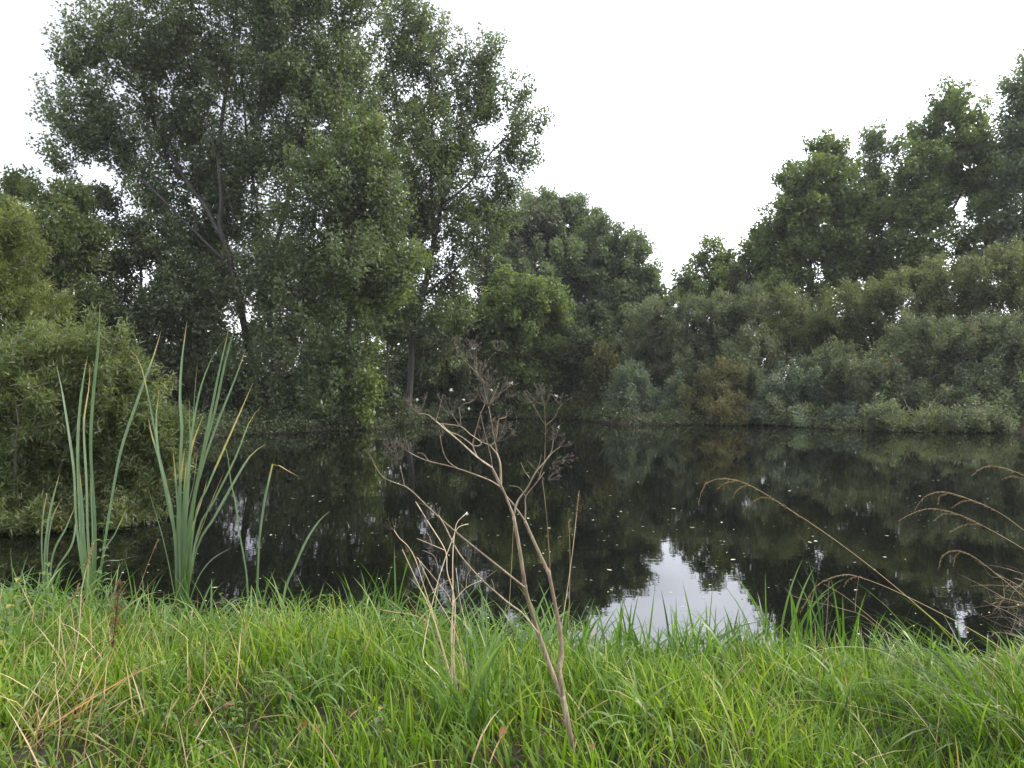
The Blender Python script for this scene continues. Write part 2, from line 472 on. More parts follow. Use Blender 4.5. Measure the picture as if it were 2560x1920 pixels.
    for w in range(len(trunks)):
        mb = MB()
        me_ = owner[e] == w
        for selm, sides in ((me_ & flag[e], 8), (me_ & ~flag[e] & (rr[e] > .04), 5), (me_ & ~flag[e] & (rr[e] <= .04), 3)):
            if selm.any():
                q = e[selm]
                prisms(mb, N[par[q]]-norm(N[q]-N[par[q]])*rp[selm][:, None]*.2, N[q], rp[selm], rr[q], sides)
        if mb.n:
            obj('stem' if stems > 1 else ('trunk' if starts[w] else 'limb'), mb.mesh(b, True), M[bark], root)
            nt_ += mb.n
    # --- leaves
    n = len(C)
    cnt = rng.poisson(per*rng.uniform(.55, 1.4, n)); idx = np.repeat(np.arange(n), cnt); m_ = len(idx)
    Lc, sg = clump
    along = rng.uniform(-.75, .55, m_)
    g = np.clip(rng.normal(size=(m_, 3)), -1.6, 1.6)*.75
    pos = C[idx] + OUT[idx]*(along*Lc)[:, None] + g*sg*(1-.45*np.abs(along))[:, None]
    pos[:, 2] -= droop*sg*rng.uniform(0, 1, m_)
    okz = pos[:, 2] > np.maximum(ground_z(pos[:, 0], pos[:, 1]), 0)+.06 if min_z < 1.5 else np.ones(m_, bool)
    pos, idx = pos[okz], idx[okz]; m_ = len(idx)
    axis = OUT[idx]*.6 + rng.normal(size=(m_, 3))*.75 + np.array([0, 0, -droop])
    nrm = rng.normal(size=(m_, 3))*.85 + np.array([0, 0, .55])
    L = leaf[0]*rng.uniform(.6, 1.3, m_); Wd = leaf[1]*rng.uniform(.7, 1.25, m_)
    tint = np.clip(.45 + LT[idx] + rng.normal(size=n)[idx]*.13 + rng.normal(size=m_)*.2, 0, 1)
    cm = leaves_mesh(pos, axis, nrm, L, Wd, tint, b, tri)
    co = obj('crown' if stems == 1 else 'foliage', cm, M[mat], root)
    co['kind'] = 'stuff'
    TRI[0] += m_*(1 if tri else 2) + nt_
    return root

# ---- the poplar group on the left bank
tree('poplar_tree', 'tallest grey-green poplar with many upright limbs, left of centre, top cut by the frame', 'tree', None, 38, (560, 935),
     [(480,-50,200,80),(680,-30,170,90),(300,70,150,90),(180,110,65,55),(190,250,95,80),(390,170,130,120),(560,120,120,120),(680,140,130,120),
      (560,300,110,110),(300,300,120,80),(150,330,60,45,0,.6),(700,270,120,110),(700,420,130,100,-2),(430,330,100,80,2,.8),(330,410,100,55,1,.7),(780,360,80,90,-2),
      (560,560,90,70,1,.6),(640,600,120,80,-1),(790,560,100,55,-3),(860,565,50,35,-3),(690,700,130,90,-2,.6),(560,800,120,80,-1,.45),(720,830,100,70,-2,.6),(480,690,90,80,0,.5),(600,880,90,45,-2,.6),(430,480,90,60,2,1.0),(530,460,90,80,2,1.0),(480,400,80,60,2.5,1.0),(380,520,80,60,1.5,.9),(470,600,80,70,1.5,.9),(830,460,60,60,-2)],
     'poplar', 11, leaf=(.155, .116), dens=3.0, per=56, clump=(1.3, .34), trunk_r=.24, updir=1.1,
     trunks=[[(560,935),(545,800),(515,640),(490,540),(474,490),(478,420),(472,340),(482,240),(505,90),(515,-60)],
             [(600,905,.4),(588,750,.5),(572,600,.8),(566,520,1),(548,400,1),(532,280,1),(522,160,1),(512,20,1.4)],
             [(520,650,0),(500,545,-.6),(505,480,-.8),(492,420,-.8),(440,250,-1)],
             [(470,500,0),(440,440,.3),(405,395,.6),(330,260,1),(290,120,1)],
             [(585,760,.4),(650,660,-1.2),(715,500,-2),(770,460,-2.4)],
             [(560,640,.8),(610,480,1.5),(650,300,1.5),(690,120,1.5)],
             [(575,840,.2),(650,790,-1),(700,690,-1.6),(780,570,-2.6)],
             [(480,560,0),(400,480,-.4),(300,380,-.8)]])
tree('poplar_tree', 'second poplar with airy leaning crown against the sky, right of the tallest poplar', 'tree', None, 43, (880, 912),
     [(1040,110,55,45),(1075,210,85,60),(935,110,75,75),(860,30,80,70),(1130,300,48,75),(1000,220,90,80),(1000,330,110,70),(900,330,110,110),(830,180,110,120),
      (1150,255,40,25,0,.6),(1050,420,70,55),(940,460,110,80),(860,470,80,80,1),(1030,500,60,60),(960,570,90,60),(870,640,80,70,1,1.0),(840,720,60,60,1.5,.9),(920,680,60,60,-1,.8),(1080,470,50,50,.5,.9),(980,660,60,60,1),(940,750,60,60,1),(1115,390,38,35,0,.6)],
     'poplar', 23, leaf=(.16, .12), dens=2.2, per=54, clump=(1.25, .34), trunk_r=.27, updir=1.1,
     trunks=[[(880,912),(888,800),(893,700),(918,620),(938,520),(960,420),(1000,310),(1040,200),(1050,120)],
             [(925,600,0),(900,480,.8),(870,330,1),(850,160,1)],
             [(955,440,0),(1010,400,-.6),(1060,330,-.8),(1120,270,-.8)],
             [(940,500,0),(930,380,-1),(935,220,-1),(930,120,-1)],
             [(905,650,0),(950,610,-.8),(1010,560,-1)]])
tree('poplar_tree', 'poplar bough tree coloured brighter green as if sunlit, hanging low in front of the second poplar', 'tree', None, 37, (745, 928),
     [(800,575,95,45,-.5),(880,560,45,32,-.5),(840,620,60,45,-.3),(770,480,70,70),(800,390,55,70),(740,640,70,60),(700,560,70,60),(790,300,45,70),(740,760,60,70),(780,850,55,50),(690,890,60,40)],
     'poplar_lit', 31, leaf=(.165, .125), dens=2.3, per=75, clump=(.95, .34), trunk_r=.15)
# ---- trees and shrubs of the left bank
tree('ash_tree', 'feathery pale green ash tree at the left edge behind the willows', 'tree', None, 34, (70, 930),
     [(40,415,60,40),(120,420,55,50),(170,400,30,35,0,.6),(90,500,110,70),(10,520,70,80),(170,520,60,60),(60,620,110,80),(150,640,70,70),(40,740,90,80)],
     'ash', 41, leaf=(.18, .09), dens=2.0, per=110, clump=(.7, .36), trunk_r=.16)
tree('hawthorn_tree', 'dark green bushy tree between ash and tallest poplar', 'tree', None, 36, (300, 935),
     [(220,470,80,55),(320,540,100,75),(200,600,90,70),(390,640,90,80),(280,680,100,80),(400,770,90,80),(260,800,110,80),(350,880,100,50),(180,720,80,80),(440,870,70,55)],
     'dark', 43, leaf=(.15, .10), dens=2.4, per=100, clump=(.55, .36), trunk_r=.16)
tree('browning_shrub', 'small rusty brown leaved shrub low among the poplar limbs', 'shrub', None, 36.5, (400, 932),
     [(385,610,45,35),(420,650,40,40),(395,700,50,40),(420,790,40,60)], 'brownish', 47, leaf=(.13, .09), dens=2.2, per=80, clump=(.5, .3), trunk_r=.07)
uspec = [
 (480, 36.5, 'leftmost dark shrub at the waterline under the poplars', [(490,850,60,55),(460,890,60,35),(520,895,60,32)]),
 (600, 37, 'dark rounded shrub at the waterline below the tallest poplar trunk', [(590,860,60,50),(640,890,60,35),(570,900,50,28)]),
 (690, 39, 'dark shrub hugging the bank between tallest and second poplar', [(690,850,55,60),(720,895,60,30),(650,880,50,40)]),
 (790, 41, 'dark leafy shrub just left of the second poplar trunk', [(790,850,60,55),(830,885,60,32),(770,890,50,28)]),
 (930, 47, 'dark thicket shrub right of the second poplar trunk', [(920,820,60,60),(950,870,70,40),(900,770,45,45),(980,800,60,60)]),
 (1030, 49.5, 'dark ivy-green shrub behind the dried umbels', [(1020,840,70,50),(1050,880,70,25),(1000,760,50,60),(990,700,50,60)]),
]
for k, (bx, D, lab, lobes) in enumerate(uspec):
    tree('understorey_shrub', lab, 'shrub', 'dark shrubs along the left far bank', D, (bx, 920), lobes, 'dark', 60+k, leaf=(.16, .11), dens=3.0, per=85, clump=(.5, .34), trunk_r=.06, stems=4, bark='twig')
# thin trunks of the wood behind, seen between the shrubs
rng = np.random.default_rng(5)
tree('far_wood_tree', 'slender tree of the wood behind, between hawthorn and tallest poplar', 'tree', 'slender trees in the wood behind', 52, (440, 900), [(440,640,60,60),(470,560,60,60),(420,720,50,50,0,.5)], 'dark', 71, leaf=(.2,.14), dens=1.3, per=80, tri=True, trunk_r=.12)
tree('far_wood_tree', 'slender tree of the wood behind, below the tallest poplar limbs', 'tree', 'slender trees in the wood behind', 54, (630, 900), [(630,650,60,70),(600,560,60,60),(650,740,50,50,0,.5)], 'dark', 72, leaf=(.2,.14), dens=1.3, per=80, tri=True, trunk_r=.12)
tree('far_wood_tree', 'slender tree of the wood behind, left of the second poplar trunk', 'tree', 'slender trees in the wood behind', 56, (835, 900), [(835,620,60,70),(820,520,60,60),(850,700,40,40,0,.5)], 'dark', 73, leaf=(.2,.14), dens=1.3, per=80, tri=True, trunk_r=.12)
# ---- left foreground willows
tree('willow_tree', 'yellow-green willow rising at the left edge of the picture', 'tree', None, 17, (-40, 1010),
     [(10,500,70,55),(30,590,85,70),(-40,640,90,90),(60,680,80,55),(20,760,110,70),(-30,850,110,80)],
     'willow_gold', 81, leaf=(.125, .028), dens=9, per=80, clump=(.62, .17), trunk_r=.10, stems=4, bark='twig')
tree('willow_shrub', 'broad narrow-leaved willow shrub leaning over the water at left', 'shrub', None, 12.0, (60, 1130),
     [(110,760,110,60),(210,770,90,65),(270,850,80,75),(140,870,120,80),(30,840,80,80),(330,920,65,75),(220,950,110,80),(90,970,120,80),(320,1010,75,55),(-20,960,90,100),(180,1050,120,55,0,.9),(60,1070,120,60,0,.9),(370,960,50,65,0,.8),(300,1070,80,45,0,.7),(40,1120,120,50,-.6,1.2),(170,1120,120,45,-.5,1.1),(290,1110,70,40,-.3,.9)],
     'willow', 83, leaf=(.10, .021), dens=20, per=92, clump=(.46, .12), trunk_r=.05, stems=7, bark='twig', min_z=.12)
# ---- centre
tree('maple_tree', 'rounded fresh green maple standing at the far bank in the centre', 'tree', None, 49.5, (1115, 905),
     [(1110,620,80,42),(1060,670,70,45),(1170,660,75,55),(1110,700,100,45),(1040,730,55,40),(1190,730,55,50),(1100,780,75,45),(1160,810,55,45),(1070,830,50,35),(1130,850,50,30)],
     'maple', 91, leaf=(.19, .15), dens=1.9, per=95, clump=(.6, .42), trunk_r=.16, droop=.35)
tree('tall_tree', 'dark tree behind, wedged between second poplar and centre tall tree', 'tree', None, 60, (1090, 895),
     [(1110,510,60,45),(1145,480,45,40),(1080,580,65,65),(1130,600,60,60),(1060,690,60,70)], 'purple', 93, leaf=(.2,.15), dens=1.3, per=90, clump=(1.1, .42), grow=1.12, tri=True, trunk_r=.16)
tree('tall_tree', 'tall grey-green tree coloured paler for haze, topping the centre line of trees', 'tree', None, 62, (1215, 895),
     [(1195,445,50,35),(1225,490,80,50),(1170,510,55,50),(1260,540,60,50),(1200,580,110,60),(1250,640,90,70),(1180,690,80,70),(1290,570,55,50),(1150,470,45,40),(1270,500,45,38)], 'hazed_teal', 95, leaf=(.21,.16), dens=1.5, per=115, clump=(1.1, .42), grow=1.12, tri=True, trunk_r=.2)
tree('tall_tree', 'green tree coloured pale for haze, sloping down to the gap of sky in the centre', 'tree', None, 60, (1330, 895),
     [(1300,520,50,35),(1345,550,65,45),(1385,590,50,40),(1300,610,80,60),(1405,625,30,32),(1360,650,80,60),(1320,710,100,70),(1400,700,60,60),(1300,790,70,60)], 'hazed_teal', 97, leaf=(.21,.16), dens=1.45, per=96, clump=(1.1, .42), grow=1.12, tri=True, trunk_r=.18)
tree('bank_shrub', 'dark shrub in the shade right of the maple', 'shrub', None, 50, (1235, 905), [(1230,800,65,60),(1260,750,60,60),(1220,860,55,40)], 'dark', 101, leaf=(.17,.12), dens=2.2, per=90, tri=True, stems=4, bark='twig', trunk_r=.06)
tree('browning_shrub', 'rusty tinged shrub beside the silvery sallow at the far bank', 'shrub', None, 47.5, (1300, 910), [(1300,780,45,40),(1310,830,45,45),(1285,860,35,35)], 'brownish', 103, leaf=(.15,.1), dens=2.4, per=90, tri=True, stems=4, bark='twig', trunk_r=.05)
# ---- sallow bank on the right
ssp = [
 ('silvery sallow shrub at the waterline where the far bank turns right', 'sallow_blue', 43.5, 1380, [(1365,830,50,50),(1345,875,40,35),(1400,880,55,32),(1440,850,45,45)]),
 ('tall grey sallow at the left end of the right-hand thicket', 'sallow', 47.5, 1450, [(1440,690,75,55),(1400,740,60,50),(1470,770,80,60),(1410,810,60,50)]),
 ('grey sallow below the small light green tree', 'sallow', 46.5, 1570, [(1540,680,85,50),(1600,660,60,45),(1560,740,90,60),(1500,800,70,50)]),
 ('olive-brown low shrub at the waterline of the right bank', 'brownish', 42.0, 1540, [(1540,860,70,40),(1500,890,40,22),(1590,890,45,25),(1560,815,45,35)]),
 ('grey-green sallow left of the middle of the right-hand thicket', 'sallow', 44.0, 1640, [(1630,770,70,55),(1600,830,60,45),(1660,830,50,40)]),
 ('olive sallow rising to the middle of the right-hand thicket', 'sallow_olive', 46.0, 1720, [(1700,680,70,55),(1750,720,80,60),(1680,740,60,50)]),
 ('pale silvery sallow low at the waterline in the middle of the right bank', 'sallow_blue', 41.0, 1695, [(1690,850,45,40),(1670,890,45,22),(1720,890,40,25),(1730,830,40,45)]),
 ('olive crowned sallow right of the thicket middle', 'sallow_olive', 45.0, 1830, [(1830,670,75,45),(1870,640,60,35),(1810,740,80,50),(1890,720,60,50)]),
 ('grey sallow bulging toward the water below the narrow tree', 'sallow', 41.0, 1830, [(1820,800,80,55),(1790,850,60,40),(1860,860,60,40)]),
 ('broad yellow-olive sallow below the large dark right-hand tree', 'sallow_olive', 43.5, 1980, [(1970,630,85,45),(2030,600,60,40),(1950,690,80,45),(2040,660,70,50)]),
 ('pale topped rounded sallow in the front of the right-hand thicket', 'sallow', 39.0, 2010, [(2010,730,90,50),(1960,790,80,50),(2060,790,80,60),(2090,730,60,50)]),
 ('brownish grey sallow above the waterline near the right', 'sallow', 38.2, 1940, [(1930,850,70,45),(1990,870,70,40),(1900,800,45,40)]),
 ('yellowish sallow climbing at the right edge of the picture', 'sallow_olive', 42.0, 2160, [(2150,600,70,50),(2200,570,60,45),(2210,650,70,50),(2130,660,60,45)]),
 ('big grey sallow at the right edge of the thicket', 'sallow', 37.0, 2150, [(2140,750,85,65),(2210,730,70,60),(2110,830,75,50),(2190,830,80,60)]),
 ('dark low sallow drooping to the water at the right edge', 'sallow', 36.0, 2130, [(2080,885,70,30),(2150,885,60,32),(2230,880,70,40)]),
]
for k, (lab, mt, D, bx, lobes) in enumerate(ssp):
    if D < 44.5:
        rr_ = np.random.default_rng(700+k)
        for q in range(int(rr_.integers(0, 3))):
            xx = bx+rr_.uniform(-75, 75); sD = float(np.interp(xx, [p[0] for p in shore_px], [CAM_Z*1640/(p[1]-829.5) for p in shore_px]))
            hy = rr_.uniform(9, 30)
            lobes = lobes + [(xx, 829.5+(CAM_Z-rr_.uniform(.35, .8))*1640/sD, rr_.uniform(22, 60), hy, sD-.2-D+rr_.uniform(-.9, .6), .8)]
    tree('sallow_shrub', lab, 'shrub', 'sallow thicket on the right bank', D, (bx, 920), lobes, mt, 120+k, leaf=(.165, .062), dens=4.8, per=78, clump=(.85, .24), trunk_r=.06, stems=5, bark='twig', tri=True, updir=1.0, min_z=.2)
hsp = [(1835, 39.0, 'low pale green waterside herbs left of the yellow tuft', [(1835,893,45,20)]), (1745, 40.0, 'low grey-green waterside herbs right of the silvery sallow', [(1760,893,40,20)]),
       (1905, 37.2, 'pale leafy herb mound at the water under the grey sallow', [(1890,905,55,18),(1930,900,40,20)]), (2010, 37.0, 'yellowish herb tuft trailing at the right waterline', [(2010,910,50,14)])]
for k, (bx, D, lab, lobes) in enumerate(hsp):
    tree('waterside_herb', lab, 'plant', 'herbs at the right waterline', D, (bx, 925), lobes, ('sallow_blue', 'sallow_olive')[k % 2], 150+k, leaf=(.15, .06), dens=7, per=70, clump=(.35, .2), trunk_r=.02, stems=3, bark='twig', tri=True, min_z=.1)
# ---- trees behind the right bank
tree('field_maple', 'small light green tree right of the sky gap', 'tree', None, 58, (1545, 900), [(1540,560,45,32),(1500,605,35,25),(1570,600,45,35),(1480,630,25,18),(1530,640,70,40)], 'maple', 161, leaf=(.21,.17), dens=1.5, per=90, clump=(1.1, .42), grow=1.12, tri=True, trunk_r=.13)
tree('dark_tree', 'dark purplish tree beside the small light green tree', 'tree', None, 56, (1640, 900), [(1630,590,45,40),(1670,610,55,45),(1620,640,60,45),(1690,560,40,35)], 'purple', 163, leaf=(.19,.14), dens=1.7, per=100, clump=(1.1, .42), grow=1.12, tri=True, trunk_r=.13)
tree('sycamore_tree', 'domed green tree on the right with sky flecks through its lower crown', 'tree', None, 53, (1765, 905),
     [(1790,335,45,38),(1760,400,70,50),(1820,410,55,65),(1650,560,50,45),(1710,460,65,55),(1780,490,90,60),(1680,530,55,50),(1740,560,80,50,0,.7),(1830,560,60,50,0,.7),(1700,620,70,50,0,.6),(1790,650,80,50,0,.6)],
     'maple', 165, leaf=(.21,.17), dens=1.5, per=96, clump=(1.1, .42), grow=1.12, tri=True, trunk_r=.2)
tree('narrow_tree', 'narrow dark tree between the domed tree and the large right-hand tree', 'tree', None, 55, (1895, 905),
     [(1905,315,38,35),(1890,370,40,45),(1855,470,40,55),(1955,450,45,60),(1850,560,50,50),(1900,440,50,50),(1880,510,60,50),(1930,560,60,55),(1880,610,70,50,0,.6)], 'hazed_teal', 167, leaf=(.2,.15), dens=1.5, per=96, clump=(1.1, .42), grow=1.12, tri=True, trunk_r=.17)
tree('ash_tree', 'large loose dark tree at the right with visible trunk and sky gaps', 'tree', None, 51, (2020, 905),
     [(2080,225,55,38),(2040,280,60,45),(2110,300,65,50),(1990,350,40,55),(2060,370,80,50),(2130,400,60,50),(2010,430,55,40),(2080,470,80,45,0,.7),(1980,500,60,50),(2120,540,70,50),(2020,580,80,50,0,.9),(2150,340,45,60),(1960,420,40,50),(1960,570,60,50)],
     'maple', 169, leaf=(.2,.16), dens=1.4, per=96, clump=(1.1, .42), grow=1.12, tri=True, trunk_r=.22,
     trunks=[[(2020,905),(2018,700),(2014,560),(2010,470),(2030,380),(2070,270)], [(2012,520,0),(2070,430,.5),(2110,320,.6)], [(2010,470,0),(1990,420,-.4),(1985,340,-.4)]])
tree('dark_tree', 'tall dark tree cut by the right edge of the frame', 'tree', None, 49, (2215, 905),
     [(2215,170,30,45),(2205,250,45,50),(2230,330,60,60),(2185,390,35,45),(2210,470,50,60),(2190,550,50,45)], 'hazed_teal', 171, leaf=(.19,.15), dens=1.5, per=110, clump=(1.1, .42), grow=1.12, tri=True, trunk_r=.2)
print('TREE TRIS', TRI[0])

# ---- wood far behind that reads as one mass, and low growth along the far banks
def leaf_cloud(name, label, cat, pos, rng, leaf, mat, up=.6):
    n = len(pos)
    axis = rng.normal(size=(n, 3)) + np.array([0, 0, .3])
    nrm = rng.normal(size=(n, 3))*.75 + np.array([0, 0, up])
    t = np.clip(rng.normal(.45, .2, n), 0, 1)
    o = obj(name, leaves_mesh(pos, axis, nrm, leaf[0]*rng.uniform(.6, 1.3, n), leaf[1]*rng.uniform(.7, 1.3, n), t, np.zeros(3), True), M[mat])
    tag(o, label, cat, kind='stuff'); TRI[0] += n
    return o

rng = np.random.default_rng(77)
nc = 1350
cx = rng.uniform(-46, 62, nc); cy = rng.uniform(60, 70, nc)
cen = np.stack([cx, cy, rng.uniform(0, 1, nc)**1.2*(5.5+2.5*(cx < 2)+1.2*np.sin(cx*.35)+.8*np.sin(cx*.9+1))+.7], 1)
pos = np.repeat(cen, 140, axis=0); pos = pos + rng.normal(size=pos.shape)*np.array([.6, .6, .45])
pos = pos[pos[:, 2] > .75]
leaf_cloud('far_wood', 'dim far wood closing the view behind the bank trees', 'wood', pos, rng, (.3, .22), 'dark')

# low growth on the far banks, ground to about a metre
samp = []
while sum(len(q) for q in samp) < 2600:
    x = rng.uniform(-22, 30, 4000); y = rng.uniform(12, 54, 4000)
    d = sdist(x, y); k = (d > -.42) & (d < 3.2) & (rng.uniform(size=4000) < np.exp(-np.abs(d)/1.3)) & ~((x < -6) & (y < 18) & (d > 1))
    samp.append(np.stack([x[k], y[k], ground_z(x[k], y[k])], 1))
cen = np.concatenate(samp)[:2600]
wob = .5+.5*np.sin(cen[:, 0]*1.1+.4*cen[:, 1])*np.cos(cen[:, 0]*.47+1.3)
cen[:, 2] = np.maximum(cen[:, 2], 0) + rng.uniform(.02, .9, len(cen))*(.25+wob)*np.where(cen[:, 1] > 46, .5, 1)
for side, mt, lab in ((0, 'dark', 'low dark undergrowth along the left and centre far waterline'), (1, 'dark', 'low shaded undergrowth along the right far waterline')):
    c2 = cen[(cen[:, 0] > 6) == bool(side)].copy()
    if not side: c2 = c2[rng.uniform(size=len(c2)) < .45]; c2[:, 2] *= .75
    if side: c2 = c2[rng.uniform(size=len(c2)) < .3]; c2[:, 2] *= .5
    pos = np.repeat(c2, 60, axis=0); pos = pos + rng.normal(size=pos.shape)*np.array([.38, .3, .2])
    pos = pos[(pos[:, 2] > .05)]
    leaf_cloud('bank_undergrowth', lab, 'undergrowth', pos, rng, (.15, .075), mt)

# ------------------------------------------------------------------ foreground materials
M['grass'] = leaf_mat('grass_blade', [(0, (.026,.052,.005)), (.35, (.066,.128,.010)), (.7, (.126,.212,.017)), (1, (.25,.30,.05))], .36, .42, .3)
M['edge_blade'] = leaf_mat('sweet_grass_blade', [(0, (.03,.07,.012)), (.5, (.072,.145,.024)), (1, (.18,.26,.07))], .32, .38, .42)
M['straw'] = leaf_mat('straw', [(0, (.16,.105,.045)), (.4, (.30,.22,.11)), (.8, (.48,.38,.23)), (1, (.50,.26,.06))], .2, .6, .3)
M['cattail'] = leaf_mat('cattail_leaf', [(0, (.10,.15,.025)), (.2, (.085,.14,.06)), (.55, (.135,.19,.125)), (.72, (.20,.26,.18)), (.82, (.30,.28,.12)), (1, (.42,.29,.17))], .22, .45, .4, grain=((60, 60, 6), .8, 1.15))
M['dry_stem'] = leaf_mat('dry_umbel_stem', [(0, (.085,.062,.038)), (.5, (.18,.138,.09)), (1, (.36,.295,.205))], 0, .65, .25, grain=((160, 160, 7), .55, 1.3))
M['dead_umbel'] = leaf_mat('dead_umbel', [(0, (.045,.036,.028)), (.6, (.10,.084,.064)), (1, (.22,.19,.15))], 0, .8, .15)
M['pale_stem'] = leaf_mat('pale_dead_stem', [(0, (.22,.14,.075)), (.5, (.42,.31,.19)), (1, (.60,.50,.36))], 0, .6, .3, grain=((120, 120, 9), .75, 1.15))
M['plume'] = leaf_mat('grass_plume', [(0, (.13,.085,.045)), (.5, (.27,.185,.10)), (1, (.42,.32,.20))], .25, .7, .2)
M['reed_stalk'] = leaf_mat('reed_stalk', [(0, (.28,.22,.09)), (.5, (.40,.30,.15)), (1, (.30,.32,.12))], .1, .5, .3)
M['dock'] = leaf_mat('dock_seed', [(0, (.035,.016,.012)), (.5, (.085,.036,.025)), (1, (.16,.075,.05))], .1, .7, .2)
M['herb'] = leaf_mat('herb_leaf', [(0, (.04,.08,.015)), (.5, (.08,.14,.03)), (.85, (.13,.19,.065)), (1, (.32,.26,.05))], .35, .45, .4)
M['clover'] = leaf_mat('clover_petal', [(0, (.28,.10,.25)), (1, (.62,.38,.58))], .2, .6, .2)
M['fluff'] = leaf_mat('seed_fluff', [(0, (.55,.55,.55)), (1, (.8,.8,.8))], .2, .9, .1)
M['fallen'] = leaf_mat('fallen_leaf', [(0, (.08,.04,.02)), (.5, (.17,.09,.04)), (1, (.26,.15,.07))], .25, .6, .3)
M['floating'] = leaf_mat('floating_leaf', [(0, (.20,.18,.08)), (.5, (.42,.38,.22)), (1, (.62,.60,.48))], 0, .5, .3)

# ------------------------------------------------------------------ grass
def blades_mesh(base, h, w, az, th0, kap, tint, rng, rows=5, tw=None):
    n = len(base)
    t = np.linspace(0, 1, rows+1)
    tm = (t[1:]+t[:-1])/2
    ang = th0[:, None] + kap[:, None]*tm[None]**1.3
    ds = (h/rows)[:, None]
    hor = np.concatenate([np.zeros((n, 1)), np.cumsum(np.sin(ang)*ds, 1)], 1)
    ver = np.concatenate([np.zeros((n, 1)), np.cumsum(np.cos(ang)*ds, 1)], 1)
    dr = np.stack([np.cos(az), np.sin(az), np.zeros(n)], 1)
    sd = np.stack([-np.sin(az), np.cos(az), np.zeros(n)], 1)
    P = base[:, None] + dr[:, None]*hor[..., None] + UP*ver[..., None]
    if tw is None: tw = rng.uniform(-.9, .9, n)
    a0 = ang[:, :1]
    nrm = dr*np.cos(a0) - UP*np.sin(a0)
    S = sd*np.cos(tw)[:, None] + nrm*np.sin(tw)[:, None]
    prof = np.interp(t, [0, .15, .5, .8, 1], [.65, .95, 1, .6, 0])
    Wd = w[:, None]*prof[None]*.5
    Lf = P[:, :-1] - S[:, None]*Wd[:, :-1, None]; Rt = P[:, :-1] + S[:, None]*Wd[:, :-1, None]
    v = np.concatenate([np.stack([Lf, Rt], 2).reshape(n, rows*2, 3), P[:, -1:]], 1)
    k = rows*2+1
    i = np.arange(rows-1)*2
    q = np.stack([i, i+1, i+3, i+2], -1)[None] + (np.arange(n)*k)[:, None, None]
    tr = np.array([[rows*2-2, rows*2-1, rows*2]])[None] + (np.arange(n)*k)[:, None, None]
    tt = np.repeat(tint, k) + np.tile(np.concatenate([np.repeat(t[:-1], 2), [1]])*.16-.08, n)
    TRI[0] += n*(2*rows-1)
    return mesh_from(v.reshape(-1, 3), [q.reshape(-1, 4), tr.reshape(-1, 3)], np.clip(tt, 0, 1), True)

rng = np.random.default_rng(8)
def scatter(n, f):
    out = []; c = 0
    while c < n:
        y = rng.uniform(1.2, 7.4, n*2); x = rng.uniform(-1, 1, n*2)*(.8*y+1.3)
        k = rng.uniform(size=n*2) < f(x, y, sdist(x, y))
        out.append(np.stack([x[k], y[k]], 1)); c += k.sum()
    p = np.concatenate(out)[:n]
    return np.column_stack([p, ground_z(p[:, 0], p[:, 1])-.01])
def patch(b, s=1.0):
    x, y = b[:, 0]*s, b[:, 1]*s
    return np.sin(1.7*x+.6)*np.cos(2.1*y-.4)*.5+.3*np.sin(4.1*x-2.7*y)+.2*np.sin(8.3*x+5.9*y+1)
N1 = 46000
b1 = scatter(N1, lambda x, y, d: (d > .0)*np.clip(.62+.55*patch(np.column_stack([x, y]), 1.7), .16, 1)*np.clip((y-.8)/1.6, 0, 1))
pt = patch(b1)
left = np.clip(-(b1[:, 0]+.8)/2.5, 0, 1)
dsh = sdist(b1[:, 0], b1[:, 1])
h = (.10+.26*rng.uniform(0, 1, N1)**1.6)*(1+.45*pt)*np.interp(dsh, [0, .6, 1.6, 2.6], [.6, .8, 1, .85])*np.interp(b1[:, 1], [2.6, 3.4], [.7, 1])
az = rng.uniform(0, 6.283, N1)*.75 + .9*np.sin(b1[:, 0]*1.3+b1[:, 1]*.9)
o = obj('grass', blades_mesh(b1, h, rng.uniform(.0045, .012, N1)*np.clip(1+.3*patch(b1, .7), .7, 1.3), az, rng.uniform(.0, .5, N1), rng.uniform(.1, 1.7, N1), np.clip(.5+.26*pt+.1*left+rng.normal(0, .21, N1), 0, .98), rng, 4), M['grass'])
tag(o, 'lush bright green grass covering the near bank', 'grass', kind='stuff')
# broad arching blades of the water's edge
N2 = 4600
b2 = scatter(N2, lambda x, y, d: (d > -.22)*(d < 1.5)*np.exp(-np.maximum(d-.3, 0)/.55)*np.clip(.6+.6*patch(np.column_stack([x, y]), 1.4), .12, 1))
b2[:, 2] = np.maximum(b2[:, 2], -.12)
rt = np.clip((b2[:, 0]-.5)/2, 0, 1)
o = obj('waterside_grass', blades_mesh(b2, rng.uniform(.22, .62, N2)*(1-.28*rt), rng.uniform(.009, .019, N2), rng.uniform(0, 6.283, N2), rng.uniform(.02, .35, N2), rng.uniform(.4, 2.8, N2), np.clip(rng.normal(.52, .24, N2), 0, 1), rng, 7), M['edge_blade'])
tag(o, 'broad arching sweet grass blades fringing the near water edge', 'grass', kind='stuff')
# dry blades in the sward
N3 = 2600
b3 = scatter(N3, lambda x, y, d: (d > .25)*np.clip(.18+.6*(x < -1.2)+.25*(x > 1.8)+.25*patch(np.column_stack([x, y]), 2.0), .03, 1))
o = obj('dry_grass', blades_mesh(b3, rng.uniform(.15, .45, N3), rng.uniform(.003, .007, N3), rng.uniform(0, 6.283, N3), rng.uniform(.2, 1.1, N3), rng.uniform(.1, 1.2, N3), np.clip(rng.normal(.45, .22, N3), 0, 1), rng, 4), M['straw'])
tag(o, 'straw coloured dry blades scattered through the green grass', 'grass', kind='stuff')
